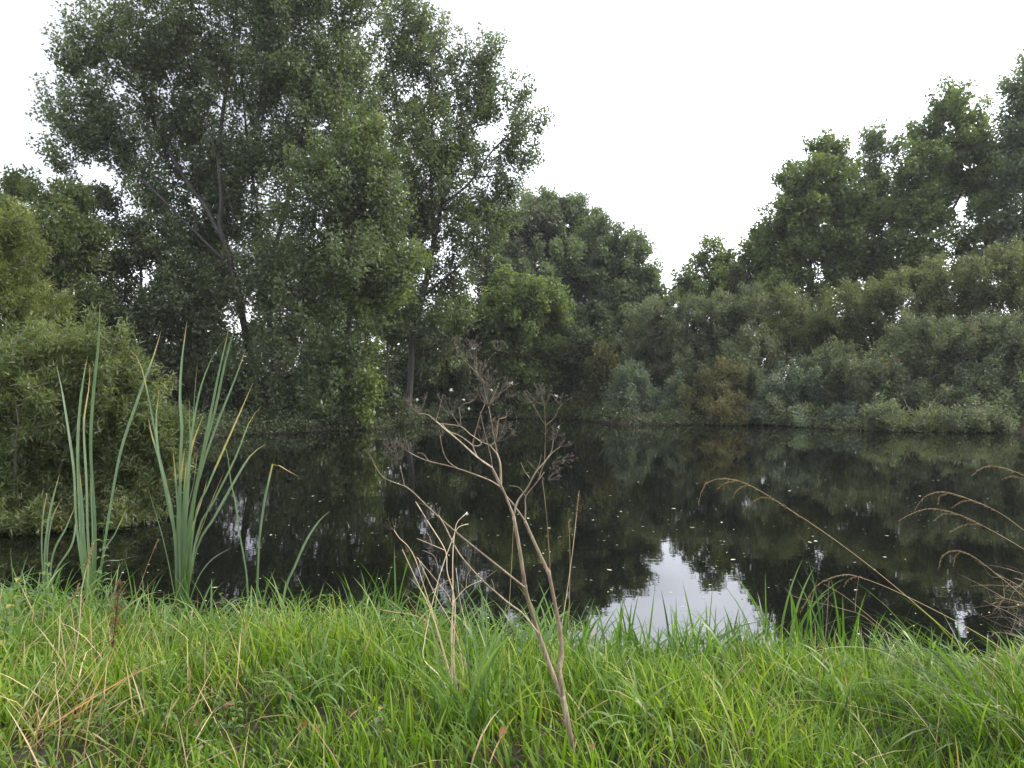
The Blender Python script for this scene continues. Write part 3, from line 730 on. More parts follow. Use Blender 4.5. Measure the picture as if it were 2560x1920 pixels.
# small leaves of herbs at the bottom of the sward
N4 = 4500
b4 = scatter(N4, lambda x, y, d: (d > .2)*np.clip(.1+.8*(x < -.9)*(y < 5.5)+.3*patch(np.column_stack([x, y]), 1.1), .03, 1))
b4[:, 2] += rng.uniform(.03, .2, N4)
ax = rng.normal(size=(N4, 3)); ax[:, 2] = np.abs(ax[:, 2])*.3
o = obj('ground_herbs', leaves_mesh(b4, ax, rng.normal(size=(N4, 3))*.35+UP, rng.uniform(.014, .034, N4), rng.uniform(.01, .02, N4), np.clip(rng.normal(.5, .2, N4), 0, .93), np.zeros(3)), M['herb'])
tag(o, 'small clover and herb leaves low in the grass', 'herbs', kind='stuff')
TRI[0] += N4*2
# sward on the far bank gap in the centre
N5 = 2600
x5 = rng.uniform(2, 7.5, N5*3); y5 = rng.uniform(44, 53, N5*3); d5 = sdist(x5, y5); k5 = (d5 > 0)
b5 = np.column_stack([x5, y5, ground_z(x5, y5)])[k5][:N5]; N5 = len(b5)
o = obj('far_bank_grass', blades_mesh(b5, rng.uniform(.3, .7, N5), rng.uniform(.015, .035, N5), rng.uniform(0, 6.283, N5), rng.uniform(0, .4, N5), rng.uniform(.1, 1.4, N5), np.clip(rng.normal(.35, .2, N5), 0, 1), rng, 3), M['grass'])
tag(o, 'shaded grass patch on the far bank right of the maple', 'grass', kind='stuff')

# ------------------------------------------------------------------ cattails
def root_at(x, D):
    X = (x-1280)/1898.0*D
    return np.array([X, D, gz(X, D)-.03])

def cattail(label, D, x0, leaves, seed, group='cattails at the water edge'):
    r = np.random.default_rng(seed)
    b = root_at(x0, D)
    root = empty('cattail', b); tag(root, label, 'cattail', group)
    for spec in leaves:
        pts, wpx, brown = spec[:3]
        bb = b + np.array([r.uniform(-.035, .035), r.uniform(-.05, .05), 0])
        dd = r.uniform(-.3, .3)
        P = [bb]
        n = len(pts)
        for k, (x, y) in enumerate(pts):
            t = (1520-y)/700.0
            P.append(V(x, y, D+dd*max(t, 0)))
        ln = smooth_line(P, 22)
        w = wpx*D/1898.0*.76
        t = np.linspace(0, 1, 22)
        base_t = np.interp(t, [0, .2, .35, 1], [0.02, .2, .42, .58]) + r.uniform(-.08, .1)
        tint = np.clip(base_t, 0, .74)
        if brown == 0: brown = r.uniform(.03, .16)
        if brown: tint = np.where(t > 1-brown, .80+.2*(t-(1-brown))/brown, tint)
        else: tint[-1] = .95
        mb = MB()
        sd = np.array([math.cos(r.uniform(-.5, .5)), math.sin(r.uniform(-.5, .5)), 0])
        ribbon(mb, ln, [w*.95, w, w*.95, w*.85, w*.95, w*1.0, w*.8, w*.04], sd, tint, .16, r.uniform(-1.2, 1.2))
        obj('leaf', mb.mesh(b, True), M['cattail'], root)
        TRI[0] += 84
    return root

cattail('big fan of upright blue-green cattail leaves standing at the water edge', 6.05, 455, [
 ([(453,1350),(451,1167),(455,1066),(450,1007),(453,916),(467,804)], 9, 0.06),
 ([(460,1350),(471,1183),(481,1085),(487,988),(495,889)], 8, 0),
 ([(466,1300),(476,1120),(484,1053),(500,972),(533,887),(572,838)], 8, 0.04),
 ([(470,1330),(500,1167),(523,1053),(549,923),(572,823)], 8, 0.05),
 ([(478,1290),(513,1118),(539,1020),(565,897),(597,786)], 8, 0.04),
 ([(482,1290),(507,1167),(546,1053),(585,955),(615,872)], 9, 0),
 ([(486,1310),(520,1216),(565,1112),(598,1037),(634,954)], 8, .38),
 ([(492,1340),(533,1255),(588,1144),(624,1053),(657,1011)], 8, .12),
 ([(490,1380),(536,1294),(585,1206),(627,1138),(665,1110)], 9, .1),
 ([(438,1350),(429,1297),(419,1248),(399,1151),(378,1082),(372,1046)], 10, .12),
 ([(436,1330),(412,1200),(396,1134),(390,1053),(398,975)], 9, 0.05),
 ([(464,1250),(476,1110),(474,1053),(473,998)], 8, 0),
 ([(464,1240),(479,1118),(494,1076),(507,1040)], 9, .2),
 ([(445,1320),(452,1200),(462,1120)], 10, 0), ([(458,1330),(462,1220),(466,1150)], 10, 0),
 ([(448,1330),(440,1200),(432,1120)], 9, 0), ([(462,1330),(486,1200),(494,1120)], 9, 0),
 ([(470,1370),(505,1250),(520,1190)], 8, .5), ([(476,1420),(520,1280),(560,1180)], 7, .6),
 ([(430,1300),(400,1150),(377,1020),(357,929),(341,890),(315,867)], 7, .16),
 ([(486,1469),(525,1404),(582,1367)], 6, .05),
 ([(420,1400),(395,1300),(368,1215)], 5, 0)], 201)
cattail('loose group of tall cattail leaves left of the big fan', 6.2, 228, [
 ([(238,1330),(227,1118),(236,960),(240,923),(248,841),(250,760)], 10, 0.03),
 ([(200,1380),(190,1297),(185,1183),(172,1085),(154,972),(141,913)], 8, 0),
 ([(206,1380),(198,1248),(194,1118),(199,1020),(209,942),(219,890)], 9, .06),
 ([(220,1350),(216,1216),(209,1086),(211,1033),(222,968),(225,911)], 9, .2),
 ([(243,1500),(260,1374),(282,1232),(302,1128),(328,1046),(360,955),(386,884),(403,825)], 9, .0),
 ([(232,1350),(228,1200),(231,1090)], 8, 0), ([(214,1380),(205,1260),(200,1180)], 11, 0),
 ([(255,1400),(290,1330),(320,1265)], 5, 0), ([(248,1420),(300,1400),(348,1389)], 5, 0)], 203)
cattail('short cattail leaves at the far left beside the pale nettles', 6.3, 115, [
 ([(112,1400),(125,1280),(149,1183)], 7, 0), ([(118,1400),(130,1300),(155,1245)], 7, .1), ([(130,1400),(165,1320),(188,1265)], 7, 0), ([(105,1380),(108,1290),(118,1230)], 6, 0), ([(134,1440),(180,1360),(192,1280)], 7, 0)], 205)
cattail('single bowed cattail leaf right of the big fan', 6.0, 628, [([(618,1450),(599,1330),(590,1260),(577,1200),(569,1134),(554,1107)], 8, .07)], 207)
cattail('cattail leaf snapped over near its tip', 6.0, 642, [([(646,1400),(651,1330),(662,1250),(673,1200),(683,1157),(690,1158),(715,1174),(746,1191)], 8, .2)], 209)
cattail('lone slanting cattail leaf over open water, farthest right', 5.95, 695, [([(712,1482),(740,1410),(768,1348),(800,1300),(825,1278)], 8, .04)], 211)

# ------------------------------------------------------------------ dried umbellifer in the centre
rng = np.random.default_rng(17)
HB = hit(1440, 1916); HD = HB[1]
HB = np.array([HB[0], HD, gz(HB[0], HD)-.03])
hog = empty('dried_hogweed', HB); tag(hog, 'tall brown dried hogweed with forked stems and dead umbels in the centre', 'dried plant')
def H(pts, dz=0.0):
    n = len(pts)
    return [V(x, y, HD+dz*k/max(n-1, 1)) for k, (x, y) in enumerate(pts)]
def hstem(name, pts3, r0, r1, tint=.5, sides=7, parent=hog, org=HB, mat='dry_stem', nodes=()):
    ln = smooth_line(pts3, max(6, 5*len(pts3)))
    mb = MB()
    n = len(ln)
    rad = np.linspace(r0, r1, n)
    for f in nodes:
        rad = rad*(1+.35*np.exp(-((np.linspace(0, 1, n)-f)/.018)**2))
    tn = np.clip(tint + rng.uniform(-.12, .12) + .1*np.sin(np.linspace(0, 9, n)), 0, 1)
    tube(mb, ln, rad, sides, tn)
    return obj(name, mb.mesh(org, True), M[mat], parent)
def umbel(c, axis, R, nr, r, parent=hog, org=HB, mat='dead_umbel', dens=7, name='umbel', pieces=True):
    mb = MB()
    axis = norm(axis); u = norm(np.cross(axis, [.3, .9, .2])); w = np.cross(axis, u)
    for k in range(nr):
        a = 6.283*k/nr*2.4 + r.uniform(-.3, .3); th = math.radians(r.uniform(8, 66))
        d = axis*math.cos(th)+(u*math.cos(a)+w*math.sin(a))*math.sin(th)
        L = R*r.uniform(.7, 1.1)
        e = c + d*L; m1 = c + d*L*.5 + (u*math.cos(a)+w*math.sin(a))*L*.10 - axis*L*.04
        tube(mb, np.array([c, m1, e]), [.0009, .0007, .0006], 3, r.uniform(.3, .8), False)
        for j in range(dens):
            d2 = norm(d*1.1 + r.normal(size=3)*.75)
            e2 = e + d2*L*r.uniform(.14, .34)
            tube(mb, np.array([e, e2]), [.0005, .0007], 3, r.uniform(0, .7), True)
    TRI[0] += mb.n
    return obj(name, mb.mesh(org), M[mat], parent)

fork = V(1406, 1740, HD)
st = hstem('stem', [HB, V(1432,1880,HD), V(1419,1808,HD), fork], .0125, .0115, .5, 9)
hstem('stem', [fork, *H([(1402,1700),(1399,1669),(1405,1634),(1399,1569),(1388,1512),(1373,1437),(1366,1421),(1340,1365),(1312,1302)], .18)], .0098, .0065, .45, 8, nodes=(.16, .68))
hstem('stem', [fork, *H([(1384,1690),(1353,1604),(1332,1539),(1312,1469),(1310,1447),(1299,1374),(1284,1291)], -.12)], .0098, .0068, .55, 8, nodes=(.62,))
Bz = -.12
br = [  # points, radius, depth shift, tint
 ([(1312,1302),(1284,1262),(1256,1227),(1231,1175)], .0042, .1, .5),
 ([(1313,1300),(1314,1270),(1315,1241),(1343,1205),(1361,1180)], .0030, .2, .6),
 ([(1315,1241),(1297,1219),(1273,1214)], .0014, .2, .6),
 ([(1312,1469),(1301,1460),(1230,1403),(1145,1335),(1080,1277),(1032,1230),(1011,1215)], .0040, -.12, .5),
 ([(1011,1215),(985,1206),(957,1192),(938,1165),(930,1148)], .0020, -.12, .5),
 ([(1011,1215),(1006,1190),(1000,1164)], .0018, -.1, .4),
 ([(1284,1291),(1294,1254),(1319,1219),(1340,1180),(1361,1156),(1377,1135)], .0042, -.05, .75),
 ([(1377,1135),(1388,1126),(1399,1118)], .0020, -.05, .6), ([(1377,1135),(1381,1118),(1383,1102)], .0020, -.05, .5),
 ([(1284,1291),(1262,1235),(1246,1200),(1231,1170)], .0052, -.12, .6),
 ([(1231,1170),(1193,1143),(1144,1099),(1115,1075),(1090,1053)], .0038, -.2, .7),
 ([(1090,1053),(1075,1040),(1060,1035),(1045,1034)], .0018, -.2, .6),
 ([(1090,1053),(1098,1025),(1103,1002)], .0016, -.2, .5),
 ([(1193,1143),(1184,1122),(1181,1113),(1150,1090),(1122,1078),(1105,1060)], .0028, -.1, .7),
 ([(1181,1113),(1195,1115),(1203,1106),(1175,1085),(1150,1066),(1095,1058)], .0024, -.1, .7),
 ([(1150,1066),(1151,1045),(1149,1021),(1160,1010),(1178,1005)], .0018, -.1, .6),
 ([(1150,1066),(1138,1048),(1130,1037)], .0016, -.1, .6),
 ([(1181,1113),(1190,1075),(1201,1037),(1212,1010),(1211,996)], .0024, 0, .6),
 ([(1231,1170),(1225,1132),(1206,1059),(1201,1029)], .0018, .05, .5),
 ([(1252,1213),(1252,1190),(1250,1159),(1243,1135)], .0052, .05, .75),
 ([(1243,1135),(1236,1099),(1228,1051),(1221,1015)], .0030, .08, .5),
 ([(1243,1135),(1232,1122),(1223,1113),(1204,1105)], .0026, .02, .7),
 ([(1223,1113),(1236,1106),(1243,1080),(1246,1050),(1260,1045),(1266,1041)], .0022, 0, .7),
 ([(1221,1015),(1212,980),(1206,950),(1198,944)], .0018, .08, .4),
 ([(1198,944),(1189,926),(1186,899)], .0018, .08, .5),
 ([(1189,930),(1165,905),(1144,882),(1141,868)], .0014, .05, .5),
 ([(1206,925),(1225,895),(1240,880)], .0012, .1, .4),
 ([(1221,1015),(1244,988),(1262,975),(1275,963)], .0014, .1, .5),
 ([(1221,1015),(1236,985),(1248,957)], .0016, .1, .5),
 ([(1373,1437),(1375,1413),(1366,1287),(1356,1200)], .0022, .2, .3),
 ([(1361,1160),(1363,1110),(1364,1064)], .0018, .2, .35),
 ([(1364,1064),(1362,1040),(1361,1013)], .0016, .2, .4), ([(1364,1064),(1345,1035),(1331,1007)], .0013, .2, .4), ([(1364,1064),(1385,1045),(1396,1023),(1405,1010)], .0014, .2, .5),
 ([(1345,1202),(1358,1165),(1371,1140)], .0022, .1, .5),
 ([(1326,1197),(1312,1178),(1302,1156)], .0014, -.05, .7), ([(1340,1178),(1348,1160),(1354,1138)], .0012, -.05, .6), ([(1361,1200),(1340,1175),(1317,1150)], .0010, .1, .5),
 ([(1345,1582),(1306,1534),(1273,1509),(1241,1482),(1200,1445),(1156,1395),(1134,1360),(1113,1317),(1096,1287)], .0036, -.2, .6),
 ([(1205,1450),(1222,1440),(1242,1425)], .0018, -.15, .5), ([(1237,1479),(1233,1460),(1228,1448)], .0013, -.2, .5),
 ([(1080,1277),(1060,1262),(1040,1256)], .0012, -.12, .5), ([(1249,1216),(1220,1199),(1140,1170),(1072,1153),(1040,1140),(1022,1130)], .0028, -.15, .6),
 ([(1145,1172),(1122,1155),(1108,1130),(1100,1090)], .0020, -.15, .5), ([(1072,1153),(1058,1135),(1042,1132)], .0013, -.15, .6),
]
for pts, r0, dz, tint in br:
    r1 = r0*.65
    P = [V(x, y, HD+dz) for x, y in pts]
    hstem('branch', P, r0, r1, tint, 5)
ub = [((930,1148),(-.5,0,1),.05,9),((1000,1150),(-.4,0,1),.075,13),((985,1130),(-.6,.2,1),.05,10),((1022,1130),(-.3,.2,1),.06,12),((1399,1118),(.7,0,1),.055,10),((1383,1102),(0,.2,1),.045,9),((1405,1150),(.8,.1,.1),.045,8),
      ((1045,1034),(-.5,.1,1),.075,16),((1130,1037),(-.4,.1,1),.055,10),((1178,1005),(.1,.3,1),.035,8),((1107,1090),(-.3,0,.7),.045,9),((1204,1105),(.9,0,1),.055,11),((1240,1105),(.5,.2,1),.085,20),((1266,1041),(.5,.1,.6),.03,8),
      ((1221,1015),(.1,.1,1),.095,22),((1198,944),(.2,.1,1),.06,14),((1186,899),(-.1,.1,1),.07,15),((1182,868),(.1,.1,1),.035,9),((1141,868),(.1,.2,1),.035,8),((1244,878),(.3,.1,1),.035,10),((1275,963),(.4,.1,1),.03,8),((1103,1002),(0,.3,1),.03,6),
      ((1361,1013),(0,.1,1),.065,15),((1331,1007),(-.6,.1,1),.05,9),((1400,1010),(.4,.1,1),.04,8),((1380,1160),(.7,0,-.1),.045,9),((1096,1287),(-.6,.2,1),.03,7),((1370,1200),(.6,.1,.3),.05,9)]
for (x, y), ax, R, nr in ub:
    umbel(V(x, y, HD+rng.uniform(-.1, .1)), np.array(ax, dtype=float), R*rng.uniform(.9, 1.1), nr, rng)
for (x, y) in [(1182,872),(1277,958),(1390,990),(1042,1000),(1128,975),(1228,975),(1396,1068),(1172,1022),(1160,1000)]:
    mb = MB(); c = V(x, y, HD)
    for k in range(14):
        d = norm(rng.normal(size=3)+np.array([.5, 0, .2]))
        tube(mb, np.array([c, c+d*rng.uniform(.004, .011)]), [.0016, .0004], 3, rng.uniform(), True)
    obj('seed_fluff', mb.mesh(HB), M['fluff'], hog)

# ------------------------------------------------------------------ pale dead stems left of the hogweed
PB = hit(1150, 1790); PD = PB[1]; PB[2] = gz(PB[0], PD)-.03
ps = empty('dead_stem_clump', PB); tag(ps, 'clump of pale straw dead stems left of the tall dried hogweed', 'dried plant')
ss = [([(1105,1700),(1060,1649),(1062,1600),(1077,1525),(1102,1430),(1134,1341),(1148,1317),(1171,1310)], .0028, .9),
 ([(1125,1690),(1113,1649),(1080,1536),(1048,1466),(1006,1374)], .0026, .7), ([(1118,1660),(1085,1545),(1058,1460),(1037,1395),(1018,1363),(999,1346),(985,1325)], .0028, .55),
 ([(1142,1720),(1134,1634),(1137,1506),(1118,1430),(1113,1376),(1069,1303),(1039,1254)], .0034, .6), ([(1132,1720),(1129,1647),(1132,1498),(1132,1390),(1137,1330),(1145,1303),(1166,1284)], .0032, .95),
 ([(1160,1700),(1140,1585),(1091,1493),(1045,1395)], .0020, .6), ([(1150,1640),(1129,1509),(1096,1458),(1042,1393)], .0018, .4), ([(1138,1720),(1128,1600),(1134,1500)], .0042, .75),
 ([(1120,1690),(1090,1600),(1067,1555),(1030,1537),(991,1531),(950,1524)], .0022, .2), ([(1148,1730),(1168,1600),(1150,1500),(1140,1420)], .002, .8),
 ([(1070,1555),(1030,1515),(1020,1490)], .0012, .2), ([(1113,1376),(1075,1360),(1042,1346)], .0018, .45), ([(1085,1475),(1112,1455),(1130,1447)], .0016, .5),
 ([(1130,1510),(1165,1470),(1205,1450)], .0020, .6), ([(1165,1470),(1168,1440),(1180,1420)], .0010, .4), ([(1096,1420),(1085,1390),(1058,1376)], .0012, .4), ([(1080,1360),(1070,1335),(1060,1330)], .0010, .4),
 ([(1162,1720),(1190,1640),(1172,1560)], .0014, .6), ([(1155,1725),(1110,1640),(1090,1660)], .0012, .7)]
for pts, r0, tint in ss:
    dz = rng.uniform(-.12, .12)
    P = [V(x, y, PD+dz*(1790-y)/400) for x, y in pts]
    if pts[0][1] >= 1640: P = [PB+np.array([rng.uniform(-.03, .03), rng.uniform(-.03, .03), 0])] + P
    hstem('stem', P, r0, r0*.6, tint, 5, ps, PB, 'pale_stem')
for (x, y), R in [((985,1325), .05), ((1070,1300), .04), ((1018,1490), .03), ((1020,1380), .03), ((1175,1425), .03)]:
    umbel(V(x, y, PD), np.array([-.3, .1, 1.]), R, 7, rng, ps, PB, 'dead_umbel', 3)
mb = MB(); c = V(1166, 1284, PD)
for k in range(24): tube(mb, np.array([c, c+norm(rng.normal(size=3))*rng.uniform(.006, .013)]), [.002, .0005], 3, rng.uniform())
obj('seed_fluff', mb.mesh(PB), M['fluff'], ps)

def stalk(label, base_xy, pts, r0, tint, head=0.0, seed=0, mat='pale_stem', name='dry_grass_stalk', group='dry flowering grass stalks', D=None, dz=0.0, headw=.006):
    r = np.random.default_rng(seed+900)
    if D is None: b = hit(*base_xy)
    else: b = root_at(base_xy[0], D)
    D = b[1]; b[2] = gz(b[0], D)-.02
    root = empty(name, b); tag(root, label, 'grass stalk', group)
    P = [b]+[V(x, y, D+dz*(k+1)/len(pts)) for k, (x, y) in enumerate(pts)]
    ln = smooth_line(P, 26)
    mb = MB(); tube(mb, ln, np.linspace(r0, r0*.5, 26), 5, np.clip(tint+.1*np.sin(np.arange(26)*1.3), 0, 1)); obj('stalk', mb.mesh(b, True), M[mat], root)
    if head > 0:
        mb = MB(); k0 = int(26*(1-head))
        for k in range(90):
            f = r.uniform(k0, 25); i0 = min(int(f), 24); c = ln[i0]*(1-(f-i0))+ln[i0+1]*(f-i0)
            d = norm(norm(ln[i0+1]-ln[i0])*1.3+r.normal(size=3)*.5)
            e = c + d*r.uniform(.008, .02)
            tube(mb, np.array([c, (c+e)/2, e]), [.0006, headw*.28, .0004], 3, r.uniform())
        obj('seed_head', mb.mesh(b), M['plume'], root)
    return root
stalk('thin pale stalk with knotted tip right of the hogweed stems', (1380, 1720), [(1386,1677),(1414,1504),(1432,1374),(1447,1233)], .0022, .8, .12, 1, headw=.004)
stalk('thin greenish stalk crossing just right of the hogweed', (1418, 1700), [(1421,1600),(1425,1417),(1423,1304)], .0018, .5, .1, 2, mat='reed_stalk', headw=.004)
stalk('thin greenish stalk left of the hogweed fork', (1255, 1720), [(1260,1634),(1273,1513),(1284,1313)], .0017, .6, 0, 3, mat='reed_stalk')
stalk('tall tan grass stalk with narrow seed head by the left cattails', (165, 1760), [(169,1733),(185,1650),(198,1567),(205,1470),(222,1400),(231,1364)], .0024, .6, .16, 4, headw=.008)
stalk('leaning pale grass stalk with open seed head at far left', (30, 1680), [(48,1644),(104,1586),(160,1530),(180,1500),(198,1461)], .0020, .9, .22, 5, headw=.009)
stalk('rusty stalk leaning right between the cattail groups', (310, 1600), [(316,1562),(345,1480),(370,1410),(395,1350)], .0020, .2, .12, 6, headw=.006)
stalk('short pale stalk leaning right beside the brown dock spike', (352, 1580), [(362,1530),(390,1490),(410,1458)], .0018, .8, .15, 7, headw=.005)
stalk('slender straw curving up from the bottom left straw tuft', (140, 1900), [(150,1800),(138,1700),(140,1660),(128,1655)], .0022, .6, 0, 8)

# ------------------------------------------------------------------ arching reed-grass stalks at the right
def reed(label, D, bx, pts, plumes, seed, r0=.0021, dz=.0, droop_head=True, tint=.5):
    r = np.random.default_rng(seed)
    b = root_at(bx, D); D0 = D
    root = empty('reed_grass_stalk', b); tag(root, label, 'reed grass', 'arching reed grass stalks')
    n = len(pts)
    P = [b]+[V(x, y, D0+dz*(k+1)/n) for k, (x, y) in enumerate(pts)]
    ln = smooth_line(P, 46)
    mb = MB(); tube(mb, ln, np.linspace(r0, r0*.35, 46), 5, tint+.2*np.sin(np.arange(46)*.7)*.5); obj('stalk', mb.mesh(b, True), M['reed_stalk'], root)
    def head(line, cnt, wid):
        mb = MB(); m_ = len(line)
        for k in range(cnt):
            f = r.uniform(0, m_-1.001); i0 = int(f); c = line[i0]*(1-(f-i0))+line[i0+1]*(f-i0)
            d = norm(norm(line[i0+1]-line[i0])*1.6+r.normal(size=3)*.45+np.array([0, 0, -.5]))
            e = c+d*r.uniform(.006, .018)*wid
            tube(mb, np.array([c, (c+e)/2, e]), [.0005, .0011, .0003], 3, r.uniform())
        return mb
    if droop_head:
        obj('plume', head(ln[-13:], 150, 1.2).mesh(b), M['plume'], root)
    for pl in plumes:
        L = smooth_line([V(x, y, D0+dz) for x, y in pl], 9)
        mb = head(L, 70, 1.0); tube(mb, L, [.0008, .0005], 3, .6)
        obj('plume', mb.mesh(b), M['plume'], root)
    return root
reed('longest arching reed grass stalk drooping over the water, leftmost plume at right', 3.7, 2700, [(2640,1850),(2560,1772),(2463,1665),(2356,1568),(2208,1442),(2078,1343),(1938,1250),(1864,1208),(1809,1196),(1762,1210),(1746,1261)],
     [[(1938,1250),(1905,1242),(1870,1262),(1858,1278)], [(1868,1212),(1845,1222),(1832,1243)], [(1835,1203),(1810,1208),(1793,1222)]], 301)
reed('reed grass stalk bending low with plume almost to the near grass', 3.9, 2700, [(2640,1730),(2560,1665),(2449,1586),(2263,1489),(2147,1442),(2101,1438),(2045,1461),(2018,1500),(2001,1531)], [[(2140,1440),(2120,1450),(2110,1465)]], 302)
reed('upper of two paired reed plumes at the right edge', 3.8, 2900, [(2700,1440),(2560,1326),(2495,1280),(2430,1250),(2356,1229),(2310,1243),(2287,1275)], [[(2430,1250),(2405,1253),(2380,1268)], [(2370,1233),(2350,1240),(2345,1258)]], 303)
reed('lower of two paired reed plumes at the right edge', 3.9, 2880, [(2700,1470),(2560,1373),(2449,1310),(2384,1282),(2324,1271),(2277,1285),(2249,1301)], [[(2449,1310),(2410,1312),(2374,1330)], [(2395,1286),(2360,1284),(2336,1300)]], 304)
reed('short hooked reed plume below the paired ones', 4.0, 2760, [(2640,1570),(2560,1493),(2495,1438),(2426,1387),(2379,1377),(2352,1396),(2347,1421)], [[(2400,1380),(2388,1390),(2384,1412)]], 305)
reed('topmost reed plume cut by the right edge', 3.7, 2980, [(2720,1330),(2600,1215),(2540,1180),(2481,1164),(2450,1172),(2430,1189)], [[(2560,1196),(2530,1190),(2508,1196)]], 306)
reed('straw stalk lying low across the bottom right grass', 3.35, 2600, [(2519,1902),(2403,1846),(2217,1786),(2064,1753),(1962,1753)], [], 307, droop_head=False, tint=.6)
reed('bowed greenish stalk in front of the right-hand sedges', 3.9, 2420, [(2380,1740),(2300,1690),(2200,1628),(2078,1619),(1985,1656),(1892,1735),(1822,1818)], [], 308, droop_head=False, tint=.9)
reed('thin straight straw slanting under the longest reed stalk', 4.3, 2500, [(2460,1836),(2365,1730),(2240,1600),(2124,1500),(2060,1460)], [], 309, droop_head=False, tint=.6)

def twiggy(name, label, cat, D, bx, lines, mat, seed, r0):
    b = root_at(bx, D); root = empty(name, b); tag(root, label, cat)
    for pts, rr_ in lines:
        P = [V(x, y, D) for x, y in pts]
        if rr_ >= r0: P = [b]+P
        hstem('stem', P, rr_, rr_*.5, .4, 5, root, b, mat)
    return root
twiggy('dead_weed', 'branched grey-brown dead stem leaning left among the reed grass', 'dried plant', 4.4, 2440, [
  ([(2370,1735),(2260,1630),(2171,1549),(2138,1531)], .0034), ([(2138,1531),(2060,1510),(1985,1491),(1962,1470)], .0020), ([(2138,1531),(2140,1490),(2147,1442)], .0022), ([(2085,1518),(2050,1480),(2016,1432),(2012,1415)], .0014), ([(2180,1560),(2215,1600),(2230,1625)], .0012)], 'dry_stem', 1, .003)
twiggy('dead_weed', 'upright knotted brown stalk left of the reed grass stalks', 'dried plant', 4.0, 2025, [([(2031,1823),(2050,1700),(2064,1591),(2070,1500),(2073,1452)], .0030), ([(2058,1640),(2030,1605),(2003,1586)], .0014)], 'dry_stem', 2, .003)
# bleached brushwood at the right edge
b = root_at(2720, 5.2); root = empty('dead_brushwood', b); tag(root, 'tangle of pinkish brown dead twigs at the right edge of the water', 'brushwood')
r_ = np.random.default_rng(55)
for k in range(16):
    tip = V(r_.uniform(2440, 2700), r_.uniform(1420, 1640), 5.2+r_.uniform(-.5, .5)); mid = b*.5+tip*.5+np.array([r_.uniform(-.15, .15), 0, r_.uniform(.05, .25)])
    ln = smooth_line([b, mid, tip], 14); mb = MB(); tube(mb, ln, [.004, .0012], 4, r_.uniform(.2, .8))
    for j in range(16):
        i0 = r_.integers(5, 13); e = ln[i0]+np.array([r_.normal(-.05, .12), r_.normal(0, .1), r_.normal(.02, .09)])
        tube(mb, smooth_line([ln[i0], (ln[i0]+e)/2+r_.normal(size=3)*.02, e], 5), [.0014, .0006], 3, r_.uniform(.2, .9))
    obj('stem', mb.mesh(b), M['dry_stem'], root)

# ------------------------------------------------------------------ tussocks, sedges
def tussock(name, label, cat, group, bxy, n, hr, wr, az0, azs, kap, mat, seed, tint=(.5, .18), D=None, rad=.09, parts=False, th=(.02, .45)):
    r = np.random.default_rng(seed)
    b = hit(*bxy) if D is None else root_at(bxy[0], D)
    b[2] = gz(b[0], b[1]); b[2] = max(b[2], -.35)-.02
    root = empty(name, b); tag(root, label, cat, group)
    a = r.uniform(0, 6.283, n); q = np.sqrt(r.uniform(0, 1, n))*rad
    base = np.column_stack([np.cos(a)*q, np.sin(a)*q, np.zeros(n)])
    args = (base, r.uniform(*hr, n), r.uniform(*wr, n), az0+r.normal(0, azs, n), r.uniform(*th, n), r.uniform(*kap, n), np.clip(r.normal(*tint, n), 0, 1))
    if parts:
        for k in range(n): obj('blade', blades_mesh(*[x[k:k+1] for x in args], r, 8), M[mat], root)
    else:
        o = obj('blades', blades_mesh(*args, r, 8), M[mat], root); o['kind'] = 'stuff'
    return root
tussock('grass_tussock', 'shaggy dark tussock of long drooping blades in the bottom right corner', 'grass tussock', None, (2500, 1880), 130, (.45, .9), (.004, .008), math.pi*.95, .8, (.6, 1.9), 'grass', 401, (.25, .2), rad=.22, th=(.2, .8))
tussock('grass_tussock', 'tussock of long green blades among the pale dead stems', 'grass tussock', None, (1190, 1830), 70, (.3, .75), (.006, .013), math.pi*.5, 1.6, (.2, 1.3), 'edge_blade', 402, (.5, .2), rad=.16)
tussock('straw_tuft', 'flattened tuft of tan straw at the lower left', 'grass tussock', None, (120, 1840), 55, (.15, .55), (.004, .008), .5, .9, (-.4, .9), 'straw', 403, (.45, .25), rad=.16, th=(.5, 1.2))
sed = [(1785,5.15,'sedge sword leaves at the left foot of the sky reflection',.42),(1850,5.2,'sedge tuft under the middle of the sky reflection',.36),(1915,5.1,'tallest sedge tuft at the right foot of the sky reflection',.55),(1965,5.15,'sedge tuft just right of the sky reflection',.58),
       (2030,5.2,'sedge tuft beside the upright knotted stalk',.46),(2100,5.1,'broad bladed sedge under the bent reed plume',.55),(2190,5.2,'sedge tuft behind the bowed greenish stalk',.44),(2290,5.3,'dark sedge tuft below the long reed stalk',.40),(1570,5.3,'sedge tuft at the left end of the sky reflection',.42),(1700,5.2,'short sedge tuft below the sky reflection, second from its left end',.38),
       (955,5.75,'upright sword blades left of the pale dead stems',.62),(900,5.8,'sedge tuft with bent tips left of the sword blades',.5),(2380,5.4,'sedge tuft near the dead brushwood',.45),(1440,5.4,'sedge tuft right of the thin stalks',.4)]
for k, (x, D, lab, hh) in enumerate(sed):
    tussock('sedge', lab, 'sedge', 'sedge tufts at the near water edge', (x, 0), 13, (hh*.8, hh*1.6), (.012, .020), 0, 3.0, (.0, .9) if k % 3 else (.0, 1.7), 'edge_blade', 410+k, (.33, .18), D=D, rad=.12, parts=True, th=(.0, .22))

